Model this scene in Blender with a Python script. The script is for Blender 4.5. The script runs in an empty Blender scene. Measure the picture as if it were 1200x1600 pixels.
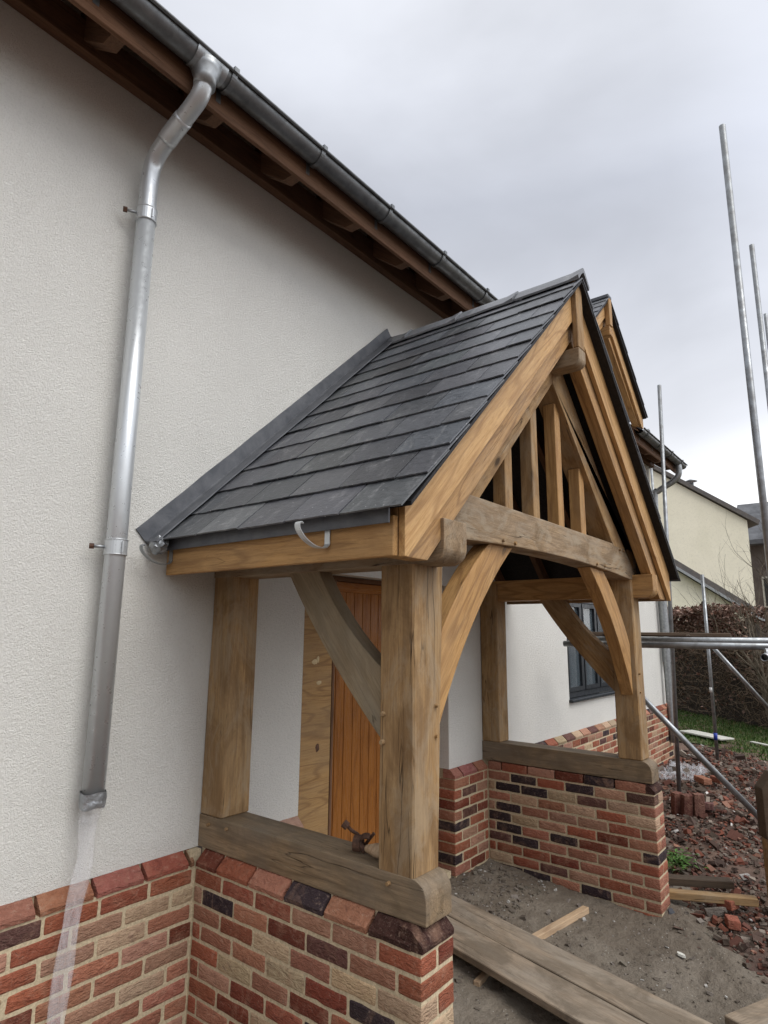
import bpy, bmesh, math, random
from mathutils import Vector, Matrix, noise
random.seed(7)
R = math.radians
sc = bpy.context.scene
COL = sc.collection

# ------------------------------------------------------------------ camera
cd = bpy.data.cameras.new('camera'); cam = bpy.data.objects.new('camera', cd); COL.objects.link(cam)
cd.sensor_fit = 'HORIZONTAL'; cd.sensor_width = 36; cd.lens = 967.9081 / 1200 * 36
cd.clip_start = .05; cd.clip_end = 2000
rt = Vector((0.62085559, -0.78386759, 0.00948331)); up = Vector((-0.15481706, -0.11074462, 0.98171651)); fw = Vector((0.76848553, 0.61097236, 0.19011249))
M = Matrix.Identity(4)
for i in range(3):
    M[i][0] = rt[i]; M[i][1] = up[i]; M[i][2] = -fw[i]
M.translation = Vector((-1.98547, -2.70740, 1.85991))
cam.matrix_world = M
sc.camera = cam

# ------------------------------------------------------------------ world and sun (overcast)
SUN_EL, SUN_AZ = R(52), R(180)          # azimuth clockwise from +Y
w = bpy.data.worlds.new('World'); sc.world = w; w.use_nodes = True
nt = w.node_tree; N = nt.nodes; L = nt.links; N.clear()
out = N.new('ShaderNodeOutputWorld'); bg = N.new('ShaderNodeBackground'); L.new(bg.outputs[0], out.inputs[0])
sky = N.new('ShaderNodeTexSky'); sky.sky_type = 'NISHITA'; sky.sun_disc = False
sky.sun_elevation = SUN_EL; sky.sun_rotation = SUN_AZ; sky.air_density = 1.5; sky.dust_density = 4
bg.inputs[1].default_value = .10
tc = N.new('ShaderNodeTexCoord'); sep = N.new('ShaderNodeSeparateXYZ'); L.new(tc.outputs['Generated'], sep.inputs[0])
elev = N.new('ShaderNodeValToRGB'); L.new(sep.outputs['Z'], elev.inputs[0])
cr = elev.color_ramp; cr.elements[0].position = 0; cr.elements[0].color = (1.1, 1.1, 1.1, 1)
cr.elements[1].position = 1; cr.elements[1].color = (1.25, 1.27, 1.3, 1)
for p, c in ((.12, (1.10, 1.10, 1.10, 1)), (.30, (.77, .79, .85, 1)), (.60, (.54, .565, .635, 1)), (.78, (.70, .72, .775, 1))):
    e = cr.elements.new(p); e.color = c
mp = N.new('ShaderNodeMapping'); mp.inputs['Scale'].default_value = (1.0, 1.0, 2.6); L.new(tc.outputs['Generated'], mp.inputs[0])
nz = N.new('ShaderNodeTexNoise'); nz.inputs['Scale'].default_value = 1.7; nz.inputs['Detail'].default_value = 5; nz.inputs['Roughness'].default_value = .5
nz.inputs['Distortion'].default_value = .4
L.new(mp.outputs[0], nz.inputs['Vector'])
mr = N.new('ShaderNodeMapRange'); mr.inputs[1].default_value = .3; mr.inputs[2].default_value = .7; mr.inputs[3].default_value = .86; mr.inputs[4].default_value = 1.16
L.new(nz.outputs[0], mr.inputs[0])
# unseen sky behind the camera made brighter, to lift the light on the walls
dp = N.new('ShaderNodeVectorMath'); dp.operation = 'DOT_PRODUCT'; dp.inputs[1].default_value = (.25, -.96, 0); L.new(tc.outputs['Generated'], dp.inputs[0])
mb = N.new('ShaderNodeMapRange'); mb.inputs[1].default_value = .05; mb.inputs[2].default_value = .9; mb.inputs[3].default_value = 1.0; mb.inputs[4].default_value = 2.1
L.new(dp.outputs['Value'], mb.inputs[0])
mul = N.new('ShaderNodeMath'); mul.operation = 'MULTIPLY'; L.new(mr.outputs[0], mul.inputs[0]); L.new(mb.outputs[0], mul.inputs[1])
lowz = N.new('ShaderNodeMapRange'); lowz.inputs[1].default_value = .06; lowz.inputs[2].default_value = .34; L.new(sep.outputs['Z'], lowz.inputs[0])  # low sky out of view is darkened, added to deepen shade on undersides
dpf = N.new('ShaderNodeVectorMath'); dpf.operation = 'DOT_PRODUCT'; dpf.inputs[1].default_value = (.78, .62, 0); L.new(tc.outputs['Generated'], dpf.inputs[0])
fwd = N.new('ShaderNodeMapRange'); fwd.inputs[1].default_value = -.1; fwd.inputs[2].default_value = .3; L.new(dpf.outputs['Value'], fwd.inputs[0])
mxx = N.new('ShaderNodeMath'); mxx.operation = 'MAXIMUM'; L.new(lowz.outputs[0], mxx.inputs[0]); L.new(fwd.outputs[0], mxx.inputs[1])
scr = N.new('ShaderNodeMapRange'); scr.inputs[3].default_value = .16; scr.inputs[4].default_value = 1.; L.new(mxx.outputs[0], scr.inputs[0])
mulb = N.new('ShaderNodeMath'); mulb.operation = 'MULTIPLY'; L.new(mul.outputs[0], mulb.inputs[0]); L.new(scr.outputs[0], mulb.inputs[1])
mul2 = N.new('ShaderNodeVectorMath'); mul2.operation = 'SCALE'; L.new(elev.outputs[0], mul2.inputs[0]); L.new(mulb.outputs[0], mul2.inputs['Scale'])
sc10 = N.new('ShaderNodeVectorMath'); sc10.operation = 'SCALE'; sc10.inputs['Scale'].default_value = 9.6; L.new(mul2.outputs[0], sc10.inputs[0])
mx = N.new('ShaderNodeMix'); mx.data_type = 'RGBA'; mx.inputs[0].default_value = .95
L.new(sky.outputs[0], mx.inputs[6]); L.new(sc10.outputs[0], mx.inputs[7]); L.new(mx.outputs[2], bg.inputs[0])

sl = bpy.data.lights.new('sun', 'SUN'); sl.energy = 1.45; sl.angle = R(35); sl.color = (1, .97, .93)
sun = bpy.data.objects.new('sun', sl); COL.objects.link(sun)
sd = Vector((math.sin(SUN_AZ) * math.cos(SUN_EL), math.cos(SUN_AZ) * math.cos(SUN_EL), math.sin(SUN_EL)))
sun.rotation_euler = sd.to_track_quat('Z', 'Y').to_euler(); sun.location = (0, -5, 12)
sc.view_settings.view_transform = 'Standard'; sc.view_settings.look = 'None'; sc.view_settings.gamma = 1
sc.view_settings.exposure = .26

# ------------------------------------------------------------------ node helpers
def newmat(name):
    m = bpy.data.materials.new(name); m.use_nodes = True
    t = m.node_tree; t.nodes.clear()
    o = t.nodes.new('ShaderNodeOutputMaterial'); b = t.nodes.new('ShaderNodeBsdfPrincipled'); t.links.new(b.outputs[0], o.inputs[0])
    return m, t, b
class G:
    """small graph builder"""
    def __init__(s, t): s.t = t
    def n(s, ty, **k):
        x = s.t.nodes.new(ty)
        for a, v in k.items(): setattr(x, a, v)
        return x
    def link(s, a, b): s.t.links.new(a, b)
    def coord(s, scale=(1, 1, 1), kind='Object', rnd=0.):
        c = s.n('ShaderNodeTexCoord'); src = c.outputs[kind]
        if rnd:
            oi = s.n('ShaderNodeObjectInfo'); cm = s.n('ShaderNodeCombineXYZ')
            for i, f in enumerate((rnd, rnd * 1.7, rnd * .6)):
                q = s.n('ShaderNodeMath', operation='MULTIPLY'); q.inputs[1].default_value = f; s.link(oi.outputs['Random'], q.inputs[0]); s.link(q.outputs[0], cm.inputs[i])
            ad = s.n('ShaderNodeVectorMath', operation='ADD'); s.link(src, ad.inputs[0]); s.link(cm.outputs[0], ad.inputs[1]); src = ad.outputs[0]
        m = s.n('ShaderNodeMapping'); m.inputs['Scale'].default_value = scale; s.link(src, m.inputs[0]); return m.outputs[0]
    def noise(s, vec, scale, detail=4, rough=.55, dist=0.):
        x = s.n('ShaderNodeTexNoise'); x.inputs['Scale'].default_value = scale; x.inputs['Detail'].default_value = detail
        x.inputs['Roughness'].default_value = rough; x.inputs['Distortion'].default_value = dist; s.link(vec, x.inputs['Vector']); return x.outputs[0]
    def vor(s, vec, scale, feature='F1', out='Distance'):
        x = s.n('ShaderNodeTexVoronoi'); x.feature = feature; x.inputs['Scale'].default_value = scale; s.link(vec, x.inputs['Vector']); return x.outputs[out]
    def ramp(s, v, *pts):
        r = s.n('ShaderNodeValToRGB'); c = r.color_ramp
        while len(c.elements) < len(pts): c.elements.new(.5)
        for e, (p, q) in zip(c.elements, pts):
            e.position = p; e.color = (q, q, q, 1) if isinstance(q, (int, float)) else (*q, 1)
        s.link(v, r.inputs[0]); return r.outputs[0]
    def mr(s, v, a, b, c, d):
        x = s.n('ShaderNodeMapRange'); 
        for i, q in enumerate((a, b, c, d)): x.inputs[i + 1].default_value = q
        s.link(v, x.inputs[0]); return x.outputs[0]
    def math(s, op, a, b=None):
        x = s.n('ShaderNodeMath', operation=op)
        for i, q in enumerate((a, b)):
            if q is None: continue
            if isinstance(q, (int, float)): x.inputs[i].default_value = q
            else: s.link(q, x.inputs[i])
        return x.outputs[0]
    def mix(s, f, a, b, mode='MIX'):
        x = s.n('ShaderNodeMix', data_type='RGBA', blend_type=mode)
        for i, q in ((0, f), (6, a), (7, b)):
            if isinstance(q, (int, float)): x.inputs[i].default_value = q if i == 0 else (q, q, q, 1)
            elif isinstance(q, tuple): x.inputs[i].default_value = (*q, 1)
            else: s.link(q, x.inputs[i])
        return x.outputs[2]
    def bump(s, h, strength=.5, dist=.005, prev=None):
        x = s.n('ShaderNodeBump'); x.inputs['Strength'].default_value = strength; x.inputs['Distance'].default_value = dist
        s.link(h, x.inputs['Height'])
        if prev is not None: s.link(prev, x.inputs['Normal'])
        return x.outputs[0]

def wood(name, light, mid, dark, grey=(.25, .22, .18), greyamt=.4, rough=.75, crack=.6, knots=.8, grain=1., wet=0.):
    """oak with the grain along local X"""
    m, t, b = newmat(name); g = G(t)
    v = g.coord((1, 1, 1), rnd=37.)
    def sv(a, bb, c):
        q = g.n('ShaderNodeMapping'); q.inputs['Scale'].default_value = (a, bb, c); g.link(v, q.inputs[0]); return q.outputs[0]
    warp = g.noise(sv(1.6, 5, 5), 1.0, 3, .5)
    # cathedral figure: rings of a warped radial field
    q = g.n('ShaderNodeTexNoise'); q.inputs['Scale'].default_value = 1.; q.inputs['Detail'].default_value = 2; g.link(sv(.9, 7, 7), q.inputs['Vector'])
    ph = g.math('MULTIPLY', q.outputs[0], 46 * grain)
    fig = g.math('SINE', ph)
    fig = g.mr(fig, -1, 1, 0, 1)
    fine = g.noise(sv(9, 170, 170), 1., 6, .75)
    med = g.noise(sv(1.6, 40, 40), 1., 5, .65, .5)
    c = g.mix(g.ramp(med, (.3, 0), (.7, 1)), light, mid)
    c = g.mix(g.math('MULTIPLY', g.ramp(fig, (.66, 0), (.93, .7), (1., 1)), .5 * grain), c, dark)
    strk = g.noise(sv(5, 100, 100), 1., 6, .8, .2)
    c = g.mix(g.math('MULTIPLY', g.ramp(strk, (.5, 0), (.68, 1)), .5), c, dark)
    c = g.mix(g.math('MULTIPLY', g.ramp(strk, (.30, 1), (.44, 0)), .35), c, tuple(min(1, x * 1.25) for x in light))
    c = g.mix(g.math('MULTIPLY', g.ramp(fine, (.50, 0), (.70, 1)), .6), c, dark)
    # weathering in long patches
    ws = g.noise(sv(1.5, 5, 5), 1.3, 5, .6, .5)
    c = g.mix(g.math('MULTIPLY', g.ramp(ws, (.38, 0), (.66, 1)), greyamt), c, grey)
    st = g.noise(sv(3.2, 9, 9), 1.1, 4, .6, 1.2)
    c = g.mix(g.math('MULTIPLY', g.ramp(st, (.58, 0), (.74, 1)), .28), c, dark)
    # knots
    kn = g.vor(sv(1.3, 3.2, 3.2), 1.1)
    kd = g.math('ADD', kn, g.math('MULTIPLY', g.math('SUBTRACT', med, .5), .05))
    km = g.ramp(kd, (.035, 1), (.075, 0))
    kr = g.math('MULTIPLY', g.ramp(kd, (.03, 0), (.07, 1), (.16, 0)), .35)
    c = g.mix(g.math('MULTIPLY', kr, knots), c, dark)
    c = g.mix(g.math('MULTIPLY', km, knots), c, tuple(x * .28 for x in dark))
    # shakes and drying cracks
    ck = g.noise(sv(.8, 13, 13), 1., 3, .45, .3)
    ca = g.math('ABSOLUTE', g.math('SUBTRACT', ck, .5))
    cm = g.ramp(ca, (.0, 1), (.0065, 0))
    gate = g.ramp(g.noise(sv(1.1, 3, 3), 1.7, 2), (.5, 0), (.58, 1))
    cm = g.math('MULTIPLY', g.math('MULTIPLY', cm, gate), crack)
    c = g.mix(cm, c, tuple(x * .16 for x in dark))
    g.link(c, b.inputs['Base Color'])
    rr = g.mr(fine, .3, .7, rough - .12, rough + .1); g.link(rr, b.inputs['Roughness'])
    b.inputs['Specular IOR Level'].default_value = .3
    n1 = g.bump(fine, .6, .003); n2 = g.bump(med, .4, .004, n1)
    n3 = g.bump(g.math('SUBTRACT', 1., cm), .8, .006, n2)
    g.link(n3, b.inputs['Normal'])
    return m

M_FRESH = wood('oak_fresh', (.55, .325, .125), (.42, .225, .075), (.17, .078, .024), (.34, .23, .13), .3, .62, .35, .7, 1.0)
M_BARGE = wood('oak_planed', (.63, .40, .175), (.52, .30, .115), (.25, .12, .038), (.42, .29, .16), .25, .6, .2, .5, 1.1)
M_FLY = wood('oak_fly_rafter', (.50, .30, .125), (.38, .21, .078), (.15, .072, .026), (.32, .23, .14), .4, .65, .35, .8, 1.1)
M_POST = wood('oak_post', (.45, .285, .13), (.32, .19, .08), (.12, .062, .025), (.26, .195, .12), .42, .8, .9, .9, .7)
M_WEATH = wood('oak_weathered', (.40, .285, .17), (.29, .195, .105), (.09, .052, .028), (.29, .235, .175), .55, .85, .9, .9, .7)
M_WET = wood('oak_sill', (.33, .24, .145), (.23, .155, .085), (.065, .038, .02), (.19, .155, .115), .6, .6, .8, .9, .8)
M_GREYOAK = wood('oak_grey_brace', (.35, .27, .165), (.26, .195, .115), (.11, .075, .04), (.28, .24, .175), .7, .85, .6, .4, .6)
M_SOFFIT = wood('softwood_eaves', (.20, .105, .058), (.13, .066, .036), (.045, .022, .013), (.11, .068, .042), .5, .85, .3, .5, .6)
M_PINE = wood('raw_softwood', (.55, .40, .26), (.46, .32, .19), (.26, .15, .08), (.34, .28, .21), .4, .8, .2, .6, .8)
M_SCAFBOARD = wood('scaffold_plank', (.36, .285, .205), (.28, .215, .15), (.13, .09, .058), (.29, .26, .215), .7, .9, .5, .7, .6)
def add_mud(m, amt=.7, s=5.):
    t = m.node_tree; g = G(t); b = [n for n in t.nodes if n.type == 'BSDF_PRINCIPLED'][0]; src = b.inputs['Base Color'].links[0].from_socket
    v = g.coord((.6, 1, 1), rnd=11.); n = g.noise(v, s, 6, .7, .8); n2 = g.noise(v, s * 9, 4, .7)
    k = g.math('MULTIPLY', g.ramp(n, (.44, 0), (.60, 1)), amt)
    c = g.mix(k, src, g.mix(n2, (.11, .085, .058), (.19, .155, .115)))
    g.link(c, b.inputs['Base Color'])
add_mud(M_SCAFBOARD, .75); add_mud(M_WET, .6, 3.)
def add_stain(m, col, amt, s, sx=.45):
    t = m.node_tree; g = G(t); b = [n for n in t.nodes if n.type == 'BSDF_PRINCIPLED'][0]; src = b.inputs['Base Color'].links[0].from_socket
    n = g.noise(g.coord((sx, 1, 1), rnd=19.), s, 6, .7, 1.)
    g.link(g.mix(g.math('MULTIPLY', g.ramp(n, (.47, 0), (.60, 1)), amt), src, col), b.inputs['Base Color'])
add_stain(M_POST, (.17, .095, .04), .55, 4.5); add_stain(M_POST, (.36, .29, .20), .4, 7.); add_stain(M_WEATH, (.13, .085, .045), .5, 5.); add_stain(M_WEATH, (.37, .32, .24), .5, 8.)
add_stain(M_WET, (.12, .09, .055), .5, 6.); add_stain(M_FRESH, (.30, .155, .055), .4, 5.); add_stain(M_BARGE, (.40, .22, .085), .35, 6.); add_stain(M_GREYOAK, (.17, .125, .075), .4, 6.)
M_PLY = wood('plywood', (.47, .29, .12), (.36, .21, .08), (.18, .09, .035), (.32, .22, .12), .45, .55, .0, .25, 1.2)
M_DOOR = wood('stained_door', (.36, .15, .04), (.28, .105, .026), (.13, .042, .012), (.30, .12, .03), .3, .28, .0, .8, .8)
M_ENDGRAIN = wood('fence_post_wood', (.10, .065, .04), (.075, .048, .03), (.03, .02, .013), (.09, .07, .05), .5, .75, .7, .5, .6)

def mat_render(name, col, scale=1., strength=.7, stain=.0):
    m, t, b = newmat(name); g = G(t); v = g.coord()
    a = g.noise(v, 80 * scale, 3, .6, 1.2); c2 = g.noise(v, 34 * scale, 3, .55, 1.)
    h = g.math('ADD', g.ramp(a, (.35, 0), (.68, 1)), g.math('MULTIPLY', c2, .7))
    big = g.noise(v, 1.3, 4, .6)
    c = g.mix(g.ramp(big, (.3, 0), (.75, 1)), col, tuple(x * .92 for x in col))
    c = g.mix(g.math('MULTIPLY', g.ramp(g.noise(g.coord((3., 3., .6)), 1.6, 5, .65), (.5, 0), (.8, 1)), .25), c, tuple(x * .86 for x in col))
    c = g.mix(g.math('MULTIPLY', g.ramp(h, (.35, 1), (.8, 0)), .30), c, tuple(x * .7 for x in col))
    if stain:
        s_ = g.noise(g.coord((1, 1, .5)), 1.1, 5, .6)
        c = g.mix(g.math('MULTIPLY', g.ramp(s_, (.45, 0), (.7, 1)), stain), c, (.40, .38, .22))
    g.link(c, b.inputs['Base Color']); b.inputs['Roughness'].default_value = .9; b.inputs['Specular IOR Level'].default_value = .2
    g.link(g.bump(h, strength, .0065), b.inputs['Normal']); return m
M_RENDER = mat_render('white_render', (.78, .77, .72), 1.5, .65)
M_CREAM = mat_render('cream_render', (.90, .85, .68), .2, .15, .12)

def mat_brick():
    m, t, b = newmat('brick'); g = G(t); v = g.coord()
    at = g.n('ShaderNodeVertexColor', layer_name='tone'); base = at.outputs['Color']
    n1 = g.noise(v, 38, 5, .65, .5); n2 = g.noise(v, 9, 4, .6, 1.); n3 = g.noise(v, 160, 3, .6)
    c = g.mix(g.math('MULTIPLY', g.ramp(n1, (.42, 0), (.72, 1)), .5), base, g.mix(1., base, (.62, .55, .52), 'MULTIPLY'))
    c = g.mix(g.math('MULTIPLY', g.ramp(n2, (.52, 0), (.75, 1)), .4), c, (.45, .27, .18))
    n4 = g.noise(g.coord((7, 7, 14)), 1.3, 5, .7, 1.5)
    c = g.mix(g.math('MULTIPLY', g.ramp(n4, (.56, 0), (.68, 1)), .55), c, g.mix(1., base, (.38, .30, .34), 'MULTIPLY'))
    c = g.mix(g.math('MULTIPLY', g.ramp(n1, (.25, 1), (.42, 0)), .35), c, (.55, .40, .30))
    c = g.mix(g.math('MULTIPLY', g.ramp(n3, (.56, 0), (.8, 1)), .25), c, (.5, .40, .32))
    g.link(c, b.inputs['Base Color']); b.inputs['Roughness'].default_value = .85; b.inputs['Specular IOR Level'].default_value = .25
    # folded creases of handmade bricks
    cv = g.coord((9, 9, 26)); cr_ = g.noise(cv, 1.7, 3, .55, 2.)
    h = g.math('ADD', g.math('MULTIPLY', cr_, 1.2), g.math('ADD', g.math('MULTIPLY', n1, .8), g.math('MULTIPLY', n3, .4)))
    g.link(g.bump(h, 1., .010), b.inputs['Normal']); return m
M_BRICK = mat_brick()
def mat_simple(name, col, rough=.8, var=.25, scale=20, bump=.4, dist=.004, metal=0., detail=5, col2=None, spec=.4):
    m, t, b = newmat(name); g = G(t); v = g.coord()
    n = g.noise(v, scale, detail, .6, .3)
    c2 = col2 or tuple(x * (1 - var * 1.6) for x in col)
    c = g.mix(g.ramp(n, (.35, 0), (.68, 1)), col, c2)
    g.link(c, b.inputs['Base Color']); g.link(g.mr(n, .3, .7, max(0, rough - .1), min(1, rough + .1)), b.inputs['Roughness'])
    b.inputs['Metallic'].default_value = metal; b.inputs['Specular IOR Level'].default_value = spec
    if bump: g.link(g.bump(n, bump, dist), b.inputs['Normal'])
    return m
M_MORTAR = mat_simple('mortar', (.62, .51, .34), .95, .22, 90, .7, .003)
M_MEMB = mat_simple('roof_membrane', (.012, .011, .012), .7, .3, 60, .3)
M_LEAD = mat_simple('lead', (.085, .09, .10), .5, .25, 12, .6, .006, .3, col2=(.14, .145, .155))
M_GALV = mat_simple('galvanised_pipe', (.58, .605, .615), .34, .02, 30, .02, .001, .5)
M_GALVDULL = mat_simple('galvanised_dull', (.40, .42, .43), .45, .2, 30, .3, .002, .75)
M_GUTTER = mat_simple('gutter_metal', (.19, .20, .205), .42, .25, 14, .25, .002, .55)
M_TUBE = mat_simple('scaffold_tube', (.33, .35, .365), .42, .3, 12, .3, .002, .75, col2=(.20, .20, .20))
M_RUST = mat_simple('rusty_iron', (.16, .085, .055), .8, .5, 45, .8, .004, .4, col2=(.07, .045, .035))
M_TAPE = mat_simple('duct_tape', (.42, .44, .46), .33, .3, 22, 1., .012, .6)
M_BLACK = mat_simple('anthracite_frame', (.022, .027, .033), .4, .2, 20, .1)
M_ROOM_SHADE = mat_simple('room_shade', (.02, .02, .02), .9, .2, 3, 0)  # near-black colour stands in for the shade of the unlit interior
M_CURTAIN = mat_simple('curtain', (.55, .57, .58), .8, .15, 10, .2)
M_BARK = mat_simple('bark', (.19, .155, .11), .9, .4, 14, .8, .01)
M_TWIG = mat_simple('twigs', (.15, .105, .068), .9, .4, 9, 0, col2=(.28, .21, .145))
M_FILLER = mat_simple('filler', (.62, .50, .30), .8, .1, 40, .3)
M_WHITEPL = mat_simple('pale_board', (.62, .61, .55), .7, .15, 8, .2)
M_NEIGHROOF = mat_simple('neighbour_roof', (.09, .085, .085), .7, .3, 8, .4, .02, col2=(.15, .13, .115))

def mat_slate():
    m, t, b = newmat('slate'); g = G(t); v = g.coord()
    at = g.n('ShaderNodeVertexColor', layer_name='tone')
    n1 = g.noise(g.coord((3, 3, 9)), 9, 5, .6, .6); n2 = g.noise(v, 120, 3, .6)
    c = g.mix(g.ramp(n1, (.35, 0), (.7, 1)), (.066, .070, .076), (.105, .109, .116))
    c = g.mix(1., c, at.outputs['Color'], 'MULTIPLY')
    sm = g.noise(g.coord((2.6, 6, 2.6)), 1.6, 6, .7, 1.2)
    mask = g.math('MULTIPLY', g.ramp(sm, (.53, 0), (.74, 1)), g.ramp(g.noise(v, 40, 5, .75), (.40, 0), (.62, 1)))
    c = g.mix(g.math('MULTIPLY', mask, .75), c, (.38, .38, .38))
    sp = g.vor(v, 26); c = g.mix(g.ramp(sp, (.05, .8), (.075, 0)), c, (.6, .6, .6))
    g.link(c, b.inputs['Base Color']); g.link(g.mr(n1, .3, .7, .30, .46), b.inputs['Roughness']); b.inputs['Specular IOR Level'].default_value = .5
    h = g.math('ADD', g.math('MULTIPLY', n1, 1.), g.math('MULTIPLY', n2, .3)); g.link(g.bump(h, .5, .006), b.inputs['Normal']); return m
M_SLATE = mat_slate()
def mat_tone(name, rough=.9, mode_noise=60, bump=.6, dist=.004, spec=.3, trans=0.):
    m, t, b = newmat(name); g = G(t); v = g.coord()
    at = g.n('ShaderNodeVertexColor', layer_name='tone'); n = g.noise(v, mode_noise, 4, .6)
    c = g.mix(g.math('MULTIPLY', g.ramp(n, (.35, 0), (.7, 1)), .45), at.outputs['Color'], g.mix(1., at.outputs['Color'], (.55, .5, .48), 'MULTIPLY'))
    g.link(c, b.inputs['Base Color']); b.inputs['Roughness'].default_value = rough; b.inputs['Specular IOR Level'].default_value = spec
    if bump: g.link(g.bump(n, bump, dist), b.inputs['Normal'])
    return m
M_RUBBLE = mat_tone('rubble'); M_LEAF = mat_tone('leaves', .65, 9, 0); M_GRASS = mat_tone('grass', .7, 5, 0)

def mat_ground(name, c1, c2, c3, s=3., bump=1., dist=.02, speck=.0, rough=.92):
    m, t, b = newmat(name); g = G(t); v = g.coord()
    n1 = g.noise(v, s, 7, .65, .5); n2 = g.noise(v, s * 9, 6, .7); n3 = g.noise(v, s * .35, 4, .6, .8)
    c = g.mix(g.ramp(n1, (.35, 0), (.65, 1)), c1, c2); c = g.mix(g.ramp(n3, (.42, 0), (.62, 1)), c, c3)
    c = g.mix(g.math('MULTIPLY', g.ramp(n2, (.5, 0), (.75, 1)), .5), c, tuple(x * .4 for x in c1))
    if speck:
        sp = g.vor(v, 38); sg = g.ramp(g.noise(v, 5., 3), (.5, 0), (.6, 1))
        c = g.mix(g.math('MULTIPLY', g.ramp(sp, (.09, 1), (.15, 0)), g.math('MULTIPLY', sg, speck)), c, (.55, .54, .5))
    g.link(c, b.inputs['Base Color']); b.inputs['Roughness'].default_value = rough
    h = g.math('ADD', g.math('MULTIPLY', n1, .8), n2); g.link(g.bump(h, bump, dist), b.inputs['Normal']); return m
M_SOIL = mat_ground('soil', (.13, .085, .06), (.18, .11, .08), (.10, .06, .045), 3)
M_SCREED = mat_ground('muddy_concrete', (.20, .17, .13), (.25, .215, .17), (.15, .12, .088), 2.6, 1., .03, .7)
M_LAWN = mat_ground('lawn', (.055, .085, .02), (.085, .12, .03), (.10, .09, .04), 4)

# ------------------------------------------------------------------ object helpers
WM = {}
def tag(o, label=None, cat=None, group=None, kind=None):
    if label: o['label'] = label
    if cat: o['category'] = cat
    if group: o['group'] = group
    if kind: o['kind'] = kind
    return o
def empty(name, loc=(0, 0, 0)):
    o = bpy.data.objects.new(name, None); o.empty_display_size = .2; COL.objects.link(o)
    o.location = loc; WM[o] = Matrix.Translation(Vector(loc)); return o
def link(name, bm, mat, parent=None, Mx=None, smooth=False):
    me = bpy.data.meshes.new(name); bm.normal_update(); bm.to_mesh(me); bm.free()
    if mat: me.materials.append(mat)
    if smooth:
        for p in me.polygons: p.use_smooth = True
    o = bpy.data.objects.new(name, me); COL.objects.link(o)
    Mx = Mx.copy() if Mx is not None else Matrix.Identity(4)
    WM[o] = Mx
    if parent is not None:
        o.parent = parent; o.matrix_parent_inverse = WM[parent].inverted()
    o.matrix_basis = Mx
    return o
def frame(o, ex, ez_hint):
    ex = Vector(ex).normalized(); ez = Vector(ez_hint); ey = ez.cross(ex).normalized(); ez = ex.cross(ey).normalized()
    m = Matrix.Identity(4)
    for i in range(3): m[i][0] = ex[i]; m[i][1] = ey[i]; m[i][2] = ez[i]
    m.translation = Vector(o); return m

def beam_bm(Ln, w0, h0, w1=None, h1=None, ch=.006, wob=.0015, seg=None, seed=0):
    """chamfered timber, length along X, centred on the axis; w along Y, h along Z"""
    w1 = w0 if w1 is None else w1; h1 = h0 if h1 is None else h1
    bm = bmesh.new(); seg = seg or max(2, int(Ln / .12))
    xs = [0, ch] + [Ln * i / seg for i in range(1, seg)] + [Ln - ch, Ln]
    rings = []
    for k, x in enumerate(xs):
        f = x / Ln; w_ = w0 + (w1 - w0) * f; h_ = h0 + (h1 - h0) * f
        ins = ch if k in (0, len(xs) - 1) else 0
        a, b = w_ / 2 - ins, h_ / 2 - ins; c = ch if not ins else ch * .6
        pts = [(-a + c, -b), (a - c, -b), (a, -b + c), (a, b - c), (a - c, b), (-a + c, b), (-a, b - c), (-a, -b + c)]
        ring = []
        for (y, z) in pts:
            d = noise.noise_vector(Vector((x * 2.3 + seed * 7.1, y * 9, z * 9 + seed))) * wob
            ring.append(bm.verts.new((x, y + d.y, z + d.z)))
        rings.append(ring)
    for r0, r1 in zip(rings, rings[1:]):
        for i in range(8):
            j = (i + 1) % 8; bm.faces.new((r0[i], r0[j], r1[j], r1[i]))
    bm.faces.new(rings[0][::-1]); bm.faces.new(rings[-1])
    bmesh.ops.recalc_face_normals(bm, faces=bm.faces)
    return bm
_sd = [0]
def beam(name, p0, p1, w, h, mat, parent=None, up=(0, 0, 1), w1=None, h1=None, ch=.006, wob=.0015):
    p0 = Vector(p0); p1 = Vector(p1); _sd[0] += 1
    return link(name, beam_bm((p1 - p0).length, w, h, w1, h1, ch, wob, seed=_sd[0]), mat, parent, frame(p0, p1 - p0, up))
def bbox(name, x, y, z, mat, parent=None, axis='x', ch=.006, wob=.0015):
    """axis aligned timber given by its extents, grain along axis"""
    c = [(a[0] + a[1]) / 2 for a in (x, y, z)]; d = [a[1] - a[0] for a in (x, y, z)]
    if axis == 'x': return beam(name, (x[0], c[1], c[2]), (x[1], c[1], c[2]), d[1], d[2], mat, parent, (0, 0, 1), ch=ch, wob=wob)
    if axis == 'y': return beam(name, (c[0], y[0], c[2]), (c[0], y[1], c[2]), d[0], d[2], mat, parent, (0, 0, 1), ch=ch, wob=wob)
    return beam(name, (c[0], c[1], z[0]), (c[0], c[1], z[1]), d[0], d[1], mat, parent, (0, 1, 0), ch=ch, wob=wob)
def add_box(bm, x, y, z, lay=None, tone=None, Mx=None):
    vs = [Vector((a, b, c)) for a in x for b in y for c in z]
    if Mx is not None: vs = [Mx @ v for v in vs]
    v = [bm.verts.new(q) for q in vs]
    for f in ((0, 1, 3, 2), (4, 6, 7, 5), (0, 4, 5, 1), (2, 3, 7, 6), (0, 2, 6, 4), (1, 5, 7, 3)):
        fc = bm.faces.new([v[i] for i in f])
        if lay is not None:
            for lp in fc.loops: lp[lay] = (*tone, 1)
    return v
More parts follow.
